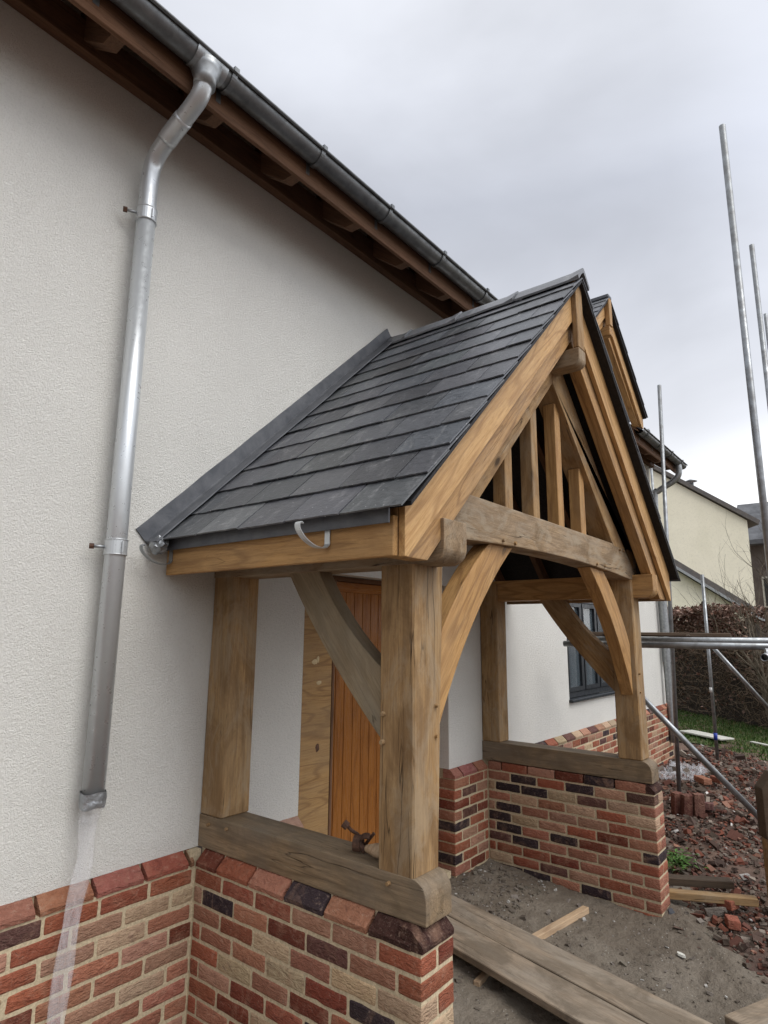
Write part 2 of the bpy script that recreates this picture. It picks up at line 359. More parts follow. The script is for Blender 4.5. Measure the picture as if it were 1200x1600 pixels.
def prism(name, pts, th, mat, parent, Mx, bev=.004, tone=None):
    """pts (local x,z) extruded along local +y by th"""
    bm = bmesh.new(); a = [bm.verts.new((p[0], 0, p[1])) for p in pts]; b = [bm.verts.new((p[0], th, p[1])) for p in pts]
    n = len(pts); f0 = bm.faces.new(a); f1 = bm.faces.new(b[::-1])
    for i in range(n): bm.faces.new((a[i], b[i], b[(i + 1) % n], a[(i + 1) % n]))
    bmesh.ops.recalc_face_normals(bm, faces=bm.faces)
    if bev:
        es = [e for e in bm.edges if e.calc_face_angle(0) > .5]
        bmesh.ops.bevel(bm, geom=es, offset=bev, segments=2, profile=.6, affect='EDGES')
    return link(name, bm, mat, parent, Mx)
def wprism(name, pts, y0, y1, mat, parent, ex=(1, 0, 0), bev=.004, o=None):
    """polygon given in world (x,z), thickness y0..y1; grain along ex (in the xz plane)"""
    ex = Vector(ex).normalized(); o = Vector(o) if o else Vector((pts[0][0], y0, pts[0][1]))
    o.y = y0
    ey = Vector((0, 1, 0)); ez = ex.cross(ey)
    m = Matrix.Identity(4)
    for i in range(3): m[i][0] = ex[i]; m[i][1] = ey[i]; m[i][2] = ez[i]
    m.translation = o; inv = m.inverted()
    lp = [inv @ Vector((p[0], y0, p[1])) for p in pts]
    return prism(name, [(p.x, p.z) for p in lp], y1 - y0, mat, parent, m, bev)
def xprism(name, pts, x0, x1, mat, parent, ex=(0, 1, 0), bev=.004):
    """polygon in world (y,z), thickness along x"""
    ex = Vector(ex).normalized(); ey = Vector((1, 0, 0)); ez = ex.cross(ey)
    m = Matrix.Identity(4)
    for i in range(3): m[i][0] = ex[i]; m[i][1] = ey[i]; m[i][2] = ez[i]
    m.translation = Vector((x0, pts[0][0], pts[0][1])); inv = m.inverted()
    lp = [inv @ Vector((x0, p[0], p[1])) for p in pts]
    return prism(name, [(p.x, p.z) for p in lp], x1 - x0, mat, parent, m, bev)
def tube_bm(pts, r, seg=16, bm=None, cap=True, radii=None):
    bm = bm or bmesh.new(); pts = [Vector(p) for p in pts]; rings = []; n = len(pts); prev = None
    for i, p in enumerate(pts):
        t = (pts[min(i + 1, n - 1)] - pts[max(i - 1, 0)]).normalized()
        a = prev if prev is not None else (Vector((1, 0, 0)) if abs(t.x) < .9 else Vector((0, 1, 0)))
        a = (a - t * a.dot(t)).normalized(); prev = a; b = t.cross(a); rr = radii[i] if radii else r
        rings.append([bm.verts.new(p + (a * math.cos(2 * math.pi * k / seg) + b * math.sin(2 * math.pi * k / seg)) * rr) for k in range(seg)])
    for r0, r1 in zip(rings, rings[1:]):
        for i in range(seg): bm.faces.new((r0[i], r0[(i + 1) % seg], r1[(i + 1) % seg], r1[i]))
    if cap: bm.faces.new(rings[0][::-1]); bm.faces.new(rings[-1])
    return bm
def tube(name, pts, r, mat, parent=None, seg=16, smooth=True, radii=None, cap=True):
    bm = tube_bm(pts, r, seg, None, cap, radii); bmesh.ops.recalc_face_normals(bm, faces=bm.faces)
    return link(name, bm, mat, parent, None, smooth)
def hollow(name, p0, p1, r, mat, parent=None, wall=.004, seg=20):
    """open scaffold tube with a visible wall"""
    p0 = Vector(p0); p1 = Vector(p1); d = (p1 - p0).normalized()
    bm = tube_bm([p0, p1], r, seg, None, False)
    bm2 = tube_bm([p0, p1], r - wall, seg, bm, False)
    bm.verts.ensure_lookup_table(); n = seg
    for k in range(2):
        for i in range(n):
            a = bm.verts[k * n + i]; b = bm.verts[k * n + (i + 1) % n]; c = bm.verts[2 * n + k * n + (i + 1) % n]; e = bm.verts[2 * n + k * n + i]
            bm.faces.new((a, b, c, e))
    bmesh.ops.recalc_face_normals(bm, faces=bm.faces)
    return link(name, bm, mat, parent, None, True)
def bez(p, n=12):
    """smooth Catmull-Rom through p"""
    P = [Vector(q) for q in p]; P = [P[0] * 2 - P[1]] + P + [P[-1] * 2 - P[-2]]; o = []
    for i in range(1, len(P) - 2):
        for k in range(n):
            t = k / n; a, b, c, d = P[i - 1:i + 3]
            o.append(.5 * ((2 * b) + (c - a) * t + (2 * a - 5 * b + 4 * c - d) * t * t + (3 * b - a - 3 * c + d) * t ** 3))
    o.append(P[-2]); return o

# ------------------------------------------------------------------ bricks
TONES = [((.31, .098, .055), 22), ((.36, .155, .098), 24), ((.40, .22, .145), 16), ((.46, .33, .215), 15), ((.18, .048, .028), 10), ((.040, .026, .030), 10), ((.12, .055, .045), 6)]
def tone(rng=random):
    r = rng.random() * sum(x[1] for x in TONES)
    for c, q in TONES:
        r -= q
        if r <= 0: break
    k = rng.uniform(.85, 1.15); return tuple(min(1, x * k * rng.uniform(.95, 1.05)) for x in c)
def add_brick(bm, lay, c, d, col, Mx=None, r=.006, wob=.0028, fine=True):
    """rounded, slightly irregular brick; c centre, d dims"""
    h = [x / 2 for x in d]; r = min(r, min(h) * .6)
    def axis(hh, n):
        inner = [(-hh + r) + (2 * (hh - r)) * i / n for i in range(n + 1)]
        return [-hh, -hh + r * .45] + inner + [hh - r * .45, hh]
    A = [axis(h[0], max(1, int(d[0] / .05)) if fine else 1), axis(h[1], max(1, int(d[1] / .05)) if fine else 1), axis(h[2], 2 if fine else 1)]
    cache = {}; cv = Vector(c)
    def vert(i, j, k):
        key = (i, j, k)
        if key in cache: return cache[key]
        p = Vector((A[0][i], A[1][j], A[2][k]))
        inn = Vector([max(-(h[q] - r), min(h[q] - r, p[q])) for q in range(3)]); dd = p - inn
        if dd.length > 1e-7: p = inn + dd.normalized() * r
        q = (cv + p); nv = noise.noise_vector(q * 23) * wob + noise.noise_vector(q * 70) * wob * .4
        q = q + nv
        if Mx is not None: q = Mx @ q
        cache[key] = bm.verts.new(q); return cache[key]
    n = [len(a) - 1 for a in A]
    def face(vs):
        f = bm.faces.new(vs); f.smooth = True
        for lp in f.loops: lp[lay] = (*col, 1)
    for s in (0, n[0]):
        for j in range(n[1]):
            for k in range(n[2]):
                v = [vert(s, j, k), vert(s, j + 1, k), vert(s, j + 1, k + 1), vert(s, j, k + 1)]; face(v if s else v[::-1])
    for s in (0, n[1]):
        for i in range(n[0]):
            for k in range(n[2]):
                v = [vert(i, s, k), vert(i + 1, s, k), vert(i + 1, s, k + 1), vert(i, s, k + 1)]; face(v[::-1] if s else v)
    for s in (0, n[2]):
        for i in range(n[0]):
            for j in range(n[1]):
                v = [vert(i, j, s), vert(i + 1, j, s), vert(i + 1, j + 1, s), vert(i, j + 1, s)]; face(v if s else v[::-1])
def bm_tone():
    bm = bmesh.new(); return bm, bm.loops.layers.float_color.new('tone')
BH, CO = .0635, .075
ZC = .77          # underside of the coping course
COURSES = 12

# coping bricks: chamfered top, length along local x, outer face at y=0 going to +y (into the wall)
def coping(bm, lay, Mx, x0, x1, col, inner=.05, depth=.1, mitre=0):
    """section (y,z): lower face, slope back, top; z from 0 to .07"""
    sec = [(-.004, .004), (-.006, .022), (.004, .032), (inner - .008, .066), (inner, .070), (depth, .070), (depth, .004)]
    n = max(2, int((x1 - x0) / .05)); rows = []
    for i in range(n + 1):
        x = x0 + (x1 - x0) * i / n; e = .0025 if i in (0, n) else 0
        ring = []
        for (y, z) in sec:
            xx = x
            if mitre and i == n: xx = x1 + (-y) * mitre + (0)
            q = Vector((xx + (e if i == 0 else -e), y + e * .6, z - e * .6)); nv = noise.noise_vector((Mx @ q) * 23) * .003
            ring.append(bm.verts.new(Mx @ (q + nv)))
        rows.append(ring)
    fs = []
    for a, b in zip(rows, rows[1:]):
        for i in range(len(sec)):
            j = (i + 1) % len(sec); fs.append(bm.faces.new((a[i], b[i], b[j], a[j])))
    fs.append(bm.faces.new(rows[0])); fs.append(bm.faces.new(rows[-1][::-1]))
    for f in fs:
        for lp in f.loops: lp[lay] = (*col, 1)

def wall_bricks(name, parent, x0, x1, y, courses, phase=0., rng=None, reveal_right=None, ztop=ZC, fine=True, dep=.102):
    """one leaf of stretcher bond facing -Y at y"""
    rng = rng or random.Random(1); bm, lay = bm_tone()
    for k in range(courses):
        z = ztop - CO * (k + .5) - .002; s = x0 + phase - (.1125 if k % 2 else 0) - .225
        while s < x1:
            a, b = max(s + .006, x0), min(s + .219, x1); s += .225
            if b - a < .025: continue
            add_brick(bm, lay, ((a + b) / 2, y + dep / 2, z), (b - a, dep, BH), tone(rng), r=rng.uniform(.005, .012), fine=fine)
    bmesh.ops.recalc_face_normals(bm, faces=bm.faces)
    return link(name, bm, M_BRICK, parent)

# ================================================================== GROUND
def patch(name, poly_fn, x, y, step, mat, zfn, kind='structure'):
    bm = bmesh.new(); nx = int((x[1] - x[0]) / step); ny = int((y[1] - y[0]) / step); V = {}
    def vv(i, j):
        if (i, j) not in V:
            X = x[0] + (x[1] - x[0]) * i / nx; Y = y[0] + (y[1] - y[0]) * j / ny; V[(i, j)] = bm.verts.new((X, Y, zfn(X, Y)))
        return V[(i, j)]
    for i in range(nx):
        for j in range(ny):
            X = x[0] + (x[1] - x[0]) * (i + .5) / nx; Y = y[0] + (y[1] - y[0]) * (j + .5) / ny
            if poly_fn(X, Y): f = bm.faces.new((vv(i, j), vv(i + 1, j), vv(i + 1, j + 1), vv(i, j + 1))); f.smooth = True
    return tag(link(name, bm, mat), kind=kind)
def fbm(x, y, s, seed=0.): return noise.fractal(Vector((x * s, y * s, seed)), 1., 2., 5)
bm = bmesh.new(); S = 600
vs = [bm.verts.new(p) for p in ((-S, -S, -.12), (S, -S, -.12), (S, S, -.12), (-S, S, -.12))]; bm.faces.new(vs)
tag(link('ground', bm, M_SOIL), kind='structure')
def rub_side(x, y):
    # line from (3.22,-1.33) to (2.2,-2.05); rubble lies on the far side
    nx_, ny_ = -(-2.05 + 1.33), (2.2 - 3.22)
    d = ((x - 3.22) * nx_ + (y + 1.33) * ny_) / math.hypot(nx_, ny_)
    return d + fbm(x, y, 2.3, 3.) * .07
def z_screed(x, y):
    z = -.005 + .016 * fbm(x, y, 1.3, 1) + .015 * fbm(x, y, 5, 2) + .009 * fbm(x, y, 15, 4)
    z += .095 * max(0, min(1, (y + 1.25) / 1.1)) * (1 if x > -.2 else 0)   # ramps up to the threshold
    z += .035 * max(0, 1 - abs(rub_side(x, y) + .12) / .2) * (x > 1.5)
    return z - .03 * max(0, rub_side(x, y))
patch('dirt_floor', lambda x, y: rub_side(x, y) < .18, (-2.4, 3.6), (-3.4, .05), .024, M_SCREED, z_screed)
def z_soil(x, y): return -.015 + .03 * fbm(x, y, .9, 5) + .025 * fbm(x, y, 3.5, 6) - (.06 if x < 3.0 and y > -1.4 else 0) + .05 * max(0, min(1, (x - 4) / 3))
def lawn_side(x, y):
    # lawn edge from (10.3,.5) to (9.15,-1.15)
    ax, ay, bx, by = 10.35, .6, 9.15, -1.15; nx_, ny_ = -(by - ay), (bx - ax)
    return ((x - ax) * nx_ + (y - ay) * ny_) / math.hypot(nx_, ny_) + .15 * fbm(x, y, 1.2, 9)
patch('soil', lambda x, y: rub_side(x, y) > -.2 or x > 2.96, (1.2, 14), (-6.5, 3), .09, M_SOIL, z_soil)
patch('lawn', lambda x, y: lawn_side(x, y) > 0, (6, 22), (-9, 9), .2, M_LAWN, lambda x, y: .055 + .03 * fbm(x, y, .7, 5))

# ================================================================== HOUSE
house = tag(empty('house', (3, 2, 0)), 'white rendered house over a brick plinth, with open timber eaves and grey gutter', 'house')
HX0, HX1 = -3.6, 8.35
DX0, DX1, DZ = .665, 2.245, 2.225
WX0, WX1, WZ0, WZ1 = 4.63, 6.15, 1.17, 2.27
def wall_mesh():
    bm = bmesh.new()
    xs = [HX0, DX0, DX1, WX0, WX1, HX1]; zs = [.838, WZ0, DZ, WZ1, 4.9]; V = {}
    def v(x, z, y=0.):
        k = (round(x, 4), round(z, 4), round(y, 4))
        if k not in V: V[k] = bm.verts.new((x, y, z))
        return V[k]
    def hole(xa, xb, za, zb): return (xa >= DX0 and xb <= DX1 and zb <= DZ) or (xa >= WX0 and xb <= WX1 and za >= WZ0 and zb <= WZ1)
    for a, b in zip(xs, xs[1:]):
        for c, d in zip(zs, zs[1:]):
            if not hole(a, b, c, d): bm.faces.new((v(a, c), v(b, c), v(b, d), v(a, d)))
    dp = .12
    # reveals
    for (a, b, c, d) in ((DX0, DX1, .838, DZ), (WX0, WX1, WZ0, WZ1)):
        q = lambda x, z: v(x, z, dp)
        zz = [z for z in zs if c <= z <= d]
        for z0, z1 in zip(zz, zz[1:]):
            bm.faces.new((v(a, z0), v(a, z1), q(a, z1), q(a, z0))); bm.faces.new((v(b, z1), v(b, z0), q(b, z0), q(b, z1)))
        bm.faces.new((v(a, d), v(b, d), q(b, d), q(a, d)))
    # right gable return, underside lip, back
    bm.faces.new((v(HX1, .838), v(HX1, .838, 7.), v(HX1, 4.9, 7.), v(HX1, 4.9), v(HX1, WZ1), v(HX1, DZ), v(HX1, WZ0)))
    bm.faces.new((v(HX1, 4.9), v(HX1, 4.9, 7.), bm.verts.new((HX1, 3.5, 7.9))))
    for a, b in ((HX0, DX0), (DX1, WX0), (WX0, WX1), (WX1, HX1)):
        bm.faces.new((v(a, .838), v(a, .838, .09), v(b, .838, .09), v(b, .838)))
    bmesh.ops.recalc_face_normals(bm, faces=bm.faces)
    return bm
link('rendered_wall', wall_mesh(), M_RENDER, house)
PY = -.047
# mortar behind the plinth bricks
bm = bmesh.new(); add_box(bm, (-.062, -.002), (-.034, .011), (ZC + .0035, ZC + .064))
for a, b in ((HX0, .0), (.168, DX0 - .002), (DX1 + .012, 2.753), (2.9, HX1 + .045)): add_box(bm, (a, b), (PY + .004, .12), (-.3, ZC + .003)); add_box(bm, (a, b), (.012, .12), (ZC + .003, .836))
link('plinth_mortar', bm, M_MORTAR, house)
wall_bricks('brick_plinth', house, -2.9, -.0435, PY, COURSES, -.0 + .153, random.Random(11))
wall_bricks('brick_plinth', house, .16, DX0, PY, COURSES, .03, random.Random(12))
wall_bricks('brick_plinth', house, DX1, 2.75, PY, COURSES, .0, random.Random(13), dep=.17)
wall_bricks('brick_plinth', house, 2.95, HX1 + .05, PY, COURSES, .02, random.Random(14), fine=False)
def coping_row(name, parent, x0, x1, phase, rng, Mx=None, col=None):
    bm, lay = bm_tone(); Mx = Mx or Matrix.Translation((0, PY, ZC)); s = x0 + phase - .225
    while s < x1:
        a, b = max(s + .006, x0), min(s + .219, x1); s += .225
        if b - a > .02: coping(bm, lay, Mx, a, b, tuple(q * rng.uniform(.8, 1.15) for q in col) if col else tone(rng))
    bmesh.ops.recalc_face_normals(bm, faces=bm.faces)
    return link(name, bm, M_BRICK, parent)
rngc = random.Random(3)
coping_row('plinth_coping', house, -2.9, -.045, .128, rngc, col=(.29, .115, .075))
coping_row('plinth_coping', house, .17, DX0, .1, rngc, col=(.44, .25, .20))
coping_row('plinth_coping', house, DX1, 2.748, .12, rngc, col=(.34, .15, .105))
coping_row('plinth_coping', house, 2.95, HX1 + .05, .1, rngc)

# --- door and temporary board in the opening
door = None
bm = bmesh.new(); x = .98
def planks_mesh(x0, x1, z0, z1, y, pitch=.087):
    bm = bmesh.new(); x = x0
    while x < x1 - .01:
        b = min(x + pitch, x1); g_ = .004
        vs_ = [(x + .0005, y + .008), (x + g_, y), (b - g_, y), (b - .0005, y + .008)]
        lo = [bm.verts.new((p[0], p[1], z0)) for p in vs_]; hi = [bm.verts.new((p[0], p[1], z1)) for p in vs_]
        for i in range(3): bm.faces.new((lo[i], lo[i + 1], hi[i + 1], hi[i]))
        x = b
    add_box(bm, (x0, x1), (y + .0085, y + .045), (z0, z1)); return bm
def link_grain_z(name, bm, mat, parent, o=(0, 0, 0)):
    m = frame(o, (0, 0, 1), (0, 1, 0)); bm.transform(m.inverted()); return link(name, bm, mat, parent, m)
door = link_grain_z('door', planks_mesh(1.0, 2.2, .22, 2.12, .125), M_DOOR, house, (1.6, .12, .2))
bbox('door_rail', (1.0, 2.2), (.118, .165), (2.12, 2.19), M_DOOR, door, 'x', .004, 0)
bbox('door_frame', (DX0 + .002, DX1 - .002), (.10, .17), (2.192, 2.223), M_SOFFIT, house, 'x', .003, 0)
bbox('door_frame', (2.2, DX1 - .003), (.10, .17), (.2, 2.19), M_SOFFIT, house, 'z', .003, 0)
bm = bmesh.new(); add_box(bm, (DX0, DX1), (.171, .2), (0, 2.3)); link('dark_backing', bm, M_ROOM_SHADE, house)  # near-black sheet, the shade behind the door put into its colour
bm = bmesh.new(); add_box(bm, (DX0 + .002, DX1 - .002), (-.01, .17), (-.2, .135)); link('threshold', bm, M_MORTAR, house)
pl = bbox('plywood_board', (.668, .975), (.055, .073), (.14, 2.19), M_PLY, house, 'x', .002, 0)
tag(pl, 'tan plywood sheet with filler patches in the door opening')
bbox('board_edge', (.977, .999), (.05, .112), (.14, 2.19), M_SOFFIT, house, 'z', .003, 0)
def blob(cx, cz, rx, rz, y, n=14, seed=0):
    bm = bmesh.new(); c = bm.verts.new((cx, y - .004, cz)); ring = []
    for k in range(n):
        a = 2 * math.pi * k / n; q = 1 + .4 * noise.noise(Vector((math.cos(a) * 1.5, math.sin(a) * 1.5, seed)))
        ring.append(bm.verts.new((cx + math.cos(a) * rx * q, y, cz + math.sin(a) * rz * q)))
    for i in range(n): bm.faces.new((c, ring[i], ring[(i + 1) % n]))
    return bm
for i, (cx, cz, rx, rz) in enumerate(((.82, 1.675, .026, .014), (.845, 1.69, .013, .02), (.86, 1.55, .024, .011), (.862, 1.17, .018, .022))):
    link('filler_patch', blob(cx, cz, rx, rz, .0535, seed=i * 3.3), M_FILLER if i < 3 else M_RUST, pl)

# --- window
win = bbox('window', (WX0 + .003, WX1 - .003), (.035, .1), (WZ0 + .003, WZ0 + .065), M_BLACK, house, 'x', .004, 0)
tag(win, 'dark grey casement window')
bbox('frame', (WX0 + .003, WX1 - .003), (.035, .1), (WZ1 - .06, WZ1 - .003), M_BLACK, win, 'x', .004, 0)
for i in range(4):
    xc = WX0 + .04 + (WX1 - WX0 - .08) * i / 3
    bbox('mullion' if i in (1, 2) else 'frame', (xc - .034, xc + .034), (.03, .1), (WZ0 + .066, WZ1 - .061), M_BLACK, win, 'z', .004, 0)
for i in range(3):
    a = WX0 + .04 + (WX1 - WX0 - .08) * i / 3 + .036; b = a + (WX1 - WX0 - .08) / 3 - .072
    for (x0, x1, z0, z1) in ((a, a + .03, WZ0 + .07, WZ1 - .065), (b - .03, b, WZ0 + .07, WZ1 - .065), (a + .031, b - .031, WZ0 + .07, WZ0 + .115), (a + .031, b - .031, WZ1 - .11, WZ1 - .065)):
        bm = bmesh.new(); add_box(bm, (x0, x1), (.022, .07), (z0, z1)); link('casement_frame', bm, M_BLACK, win)
mg, tg, bgl = newmat('window_glass'); bgl.inputs['Base Color'].default_value = (.12, .15, .17, 1); bgl.inputs['Roughness'].default_value = .04
bgl.inputs['Alpha'].default_value = .45; bgl.inputs['Specular IOR Level'].default_value = .9
bm = bmesh.new(); add_box(bm, (WX0 + .05, WX1 - .05), (.05, .056), (WZ0 + .07, WZ1 - .07)); link('pane', bm, mg, win)
bm = bmesh.new(); n = 60
for i in range(n):
    xa = WX0 + .03 + (WX1 - WX0 - .06) * i / n; xb = WX0 + .03 + (WX1 - WX0 - .06) * (i + 1) / n
    ya, yb = [.20 + .022 * math.sin(q * 1.9) + .012 * math.sin(q * .7) for q in (i, i + 1)]
    v = [bm.verts.new(p) for p in ((xa, ya, WZ0), (xb, yb, WZ0), (xb, yb, WZ1), (xa, ya, WZ1))]; bm.faces.new(v)
bmesh.ops.remove_doubles(bm, verts=bm.verts, dist=1e-5); link('curtain', bm, M_CURTAIN, win, smooth=True)
bm = bmesh.new(); add_box(bm, (WX0 - .1, WX1 + .1), (.26, .8), (WZ0 - .1, WZ1 + .1)); link('room_shade_box', bm, M_ROOM_SHADE, win)  # solid dark box standing in for the unlit space behind the curtain
bbox('window_sill', (WX0 - .012, WX1 + .012), (-.045, .04), (WZ0 - .032, WZ0), M_BLACK, win, 'x', .005, 0)
tube('window_handle', [(5.72, .012, 1.30), (5.72, .0, 1.31), (5.72, .0, 1.40)], .008, M_GALV, win, 8)

# --- eaves
FZ = 4.372; PITCH = math.tan(R(38))
bbox('wall_plate', (HX0, HX1 + .1), (-.062, -.002), (4.54, 4.70), M_SOFFIT, house, 'x', .004, .003)
DG0, DG1 = 4.02, 6.06     # gap where the dormer gable interrupts the eaves
for a, b in ((HX0, 3.85), (6.2, HX1 + .12)):
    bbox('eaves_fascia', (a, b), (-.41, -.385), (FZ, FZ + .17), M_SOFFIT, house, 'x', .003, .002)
x = -.935 - .5375 * 4
while x < HX1:
    if not (3.9 < x < 6.15):
        pts = [(-.384, FZ + .045), (-.275, FZ + .045), (.25, FZ + .045 + .525 * PITCH), (.25, FZ + .165 + .50 * PITCH + .02), (-.384, FZ + .165)]
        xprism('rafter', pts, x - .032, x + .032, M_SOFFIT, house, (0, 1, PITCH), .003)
    x += .5375
# boards over the rafters, then the slated main roof
def roof_deck(a, b):
    bm = bmesh.new(); y0, z0 = -.46, FZ + .17 - .05; y1 = 3.5; z1 = z0 + (y1 - y0) * PITCH
    v = [bm.verts.new(p) for p in ((a, y0, z0), (b, y0, z0), (b, y1, z1), (a, y1, z1), (a, y0, z0 + .02), (b, y0, z0 + .02), (b, y1, z1 + .02), (a, y1, z1 + .02))]
    for f in ((0, 3, 2, 1), (4, 5, 6, 7), (0, 1, 5, 4), (2, 3, 7, 6), (1, 2, 6, 5), (3, 0, 4, 7)): bm.faces.new([v[i] for i in f])
    return bm
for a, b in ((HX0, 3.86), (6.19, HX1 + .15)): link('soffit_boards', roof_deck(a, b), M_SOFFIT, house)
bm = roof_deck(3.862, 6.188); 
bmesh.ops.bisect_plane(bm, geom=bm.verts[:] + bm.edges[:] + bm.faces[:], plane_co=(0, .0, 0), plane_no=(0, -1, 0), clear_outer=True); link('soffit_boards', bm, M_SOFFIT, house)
def slate_slope(name, parent, org, es, et, ns, gauge, courses, length, t0, t1, width, rng, th=.0062, halfstart=True, simple=False, ragged=.003, mat=None):
    """org = eave line origin; es up the slope; et along the eave; ns normal. One mesh of individual slates."""
    bm, lay = bm_tone(); es, et, ns, org = Vector(es).normalized(), Vector(et).normalized(), Vector(ns).normalized(), Vector(org)
    for c in range(courses):
        t = t0 - (width / 2 if c % 2 else 0)
        while t < t1 - .01:
            a, b = max(t + .0032, t0), min(t + width - .0032, t1); t += width
            if b - a < .03: continue
            k = rng.uniform(.68, 1.3); col = (k * rng.uniform(.96, 1.03), k, k * rng.uniform(.98, 1.06))
            ds = rng.uniform(-ragged, ragged); s0 = c * gauge + ds; s1 = min(s0 + gauge * 1.9, courses * gauge + .0)
            lift = .0235 + rng.uniform(0, .004); sk = rng.uniform(-.002, .002)
            n = 1 if simple else max(2, int((b - a) / .03))
            top, bot = [], []
            for i in range(n + 1):
                tt = a + (b - a) * i / n; jag = 0 if simple else rng.uniform(-.0018, .0018) + noise.noise(Vector((tt * 12, c * 3.1, 0))) * .003
                s_ = s0 + jag + sk * (i / n - .5)
                zz = .0 if simple else noise.noise(Vector((tt * 3, c * 2.7, 5))) * .0016
                top.append((tt, s_, lift + zz)); bot.append((tt, s_, lift + zz - th))
            def P(t_, s_, h_): return bm.verts.new(org + et * t_ + es * s_ + ns * h_)
            tv = [P(*q) for q in top]; bv = [P(*q) for q in bot]
            ut = [P(q[0], s1, .0012 + th) for q in top]; ub = [P(q[0], s1, .0012) for q in top]
            fs = []
            for i in range(n):
                fs += [bm.faces.new((tv[i], tv[i + 1], ut[i + 1], ut[i])), bm.faces.new((bv[i], bv[i + 1], tv[i + 1], tv[i])), bm.faces.new((bv[i + 1], bv[i], ub[i], ub[i + 1]))]
            fs += [bm.faces.new((bv[0], tv[0], ut[0], ub[0])), bm.faces.new((tv[-1], bv[-1], ub[-1], ut[-1])), bm.faces.new(ub + ut[::-1])]
            for f in fs:
                for lp in f.loops: lp[lay] = (*col, 1)
    bmesh.ops.recalc_face_normals(bm, faces=bm.faces)
    return link(name, bm, mat or M_SLATE, parent)
cs, sn = math.cos(R(38)), math.sin(R(38))
for a, b in ((HX0, 3.84), (6.21, HX1 + .17)):
    slate_slope('main_roof_slates', house, (0, -.50, FZ + .17 - .05 - .04 * PITCH + .024), (0, cs, sn), (1, 0, 0), (0, -sn, cs), .22, 23, .4, a, b, .25, random.Random(5), simple=True)
slate_slope('main_roof_slates', house, (0, .42, FZ + .12 + .88 * PITCH + .024), (0, cs, sn), (1, 0, 0), (0, -sn, cs), .22, 18, .4, 3.84, 6.21, .25, random.Random(5), simple=True)
# back slope, closed volume for side views
bm = bmesh.new(); zr_ = FZ + .12 + 3.96 * PITCH
v = [bm.verts.new(p) for p in ((HX0, 3.5, zr_ + .03), (HX1 + .15, 3.5, zr_ + .03), (HX1 + .15, 7.5, FZ), (HX0, 7.5, FZ))]; bm.faces.new(v); link('back_roof', bm, M_NEIGHROOF, house)
# --- gutter
def gutter_bm(x0, x1, yc, zc, r):
    bm = bmesh.new(); prof = []
    prof.append((yc + r, zc + .012))
    for k in range(13):
        a = math.pi * k / 12; prof.append((yc + r * math.cos(a), zc - r * math.sin(a)))
    for k in range(9):      # rolled front bead
        a = -math.pi * 2 * k / 9 ; prof.append((yc - r - .009 + .009 * math.cos(a), zc + .004 - .009 * math.sin(a)))
    inner = [(yc + (p[0] - yc) * .965, zc + (p[1] - zc) * .965 + .001) for p in prof[:14]]
    n = max(2, int((x1 - x0) / .5)); A = []
    for i in range(n + 1):
        x = x0 + (x1 - x0) * i / n; A.append(([bm.verts.new((x, *p)) for p in prof], [bm.verts.new((x, *p)) for p in inner]))
    for (a, ai), (b, bi) in zip(A, A[1:]):
        for i in range(len(prof) - 1): f = bm.faces.new((a[i], b[i], b[i + 1], a[i + 1])); f.smooth = True
        for i in range(len(inner) - 1): f = bm.faces.new((ai[i], ai[i + 1], bi[i + 1], bi[i])); f.smooth = True
    return bm
GY, GZ, GR = -.474, 4.518, .058
for a, b in ((HX0, 3.80), (6.22, HX1 + .16)):
    gt = link('gutter', gutter_bm(a, b, GY, GZ, GR), M_GUTTER, house)
    x = a + .2
    if a < 0: x = -1.13 - .9 * 2
    while x < b:
        bm = bmesh.new(); n = 16; ring = []
        for k in range(n + 1):
            an = math.pi * k / n; q = GR + .004
            ring.append([bm.verts.new((x + dx, GY + rr * math.cos(an), GZ - rr * math.sin(an))) for dx, rr in ((-.014, q), (.014, q), (.014, q + .004), (-.014, q + .004))])
        for r0, r1 in zip(ring, ring[1:]):
            for i in range(4): bm.faces.new((r0[i], r0[(i + 1) % 4], r1[(i + 1) % 4], r1[i]))
        bm.faces.new(ring[0]); bm.faces.new(ring[-1][::-1])
        add_box(bm, (x - .014, x + .014), (GY - GR - .022, GY - GR - .002), (GZ - .004, GZ + .022))
        add_box(bm, (x - .014, x + .014), (GY + GR + .0045, -.411), (GZ - .09, GZ + .01))
        bmesh.ops.recalc_face_normals(bm, faces=bm.faces); link('gutter_bracket', bm, M_GUTTER, gt)
        x += .62 if a < 0 else .6
# --- downpipe at left
dpipe = tube('downpipe', [(-.59, -.083, 1.16), (-.59, -.083, 3.86)], .0445, M_GALV, house, 28); tag(dpipe, 'shiny galvanised downpipe left of the porch, its foot taped to a clear plastic sleeve')
path = bez([(-.59, -.083, 3.84), (-.59, -.083, 4.06), (-.588, -.115, 4.17), (-.584, -.23, 4.245), (-.578, -.36, 4.300), (-.574, -.44, 4.345), (-.572, -.470, 4.41), (-.572, -.473, 4.45)], 8)
tube('swan_neck', path, .0425, M_GALV, dpipe, 28)
hs = [i for i, p in enumerate(path) if p.y < -.19][0]; he = [i for i, p in enumerate(path) if p.y < -.34][0]
tube('pipe_sleeve', path[hs:he], .0455, M_GALV, dpipe, 28)
tube('gutter_outlet', [(-.572, -.472, 4.385), (-.572, -.473, 4.425), (-.572, -.474, 4.465), (-.572, -.474, 4.492)], .05, M_GALVDULL, dpipe, 28, radii=[.051, .053, .068, .078])
bm = bmesh.new(); ring = []
for k in range(17):
    an = math.pi * k / 16; q = GR + .006
    ring.append([bm.verts.new((-.572 + dx, GY + q * math.cos(an), GZ - q * math.sin(an))) for dx in (-.085, .085)])
for r0, r1 in zip(ring, ring[1:]): bm.faces.new((r0[0], r0[1], r1[1], r1[0]))
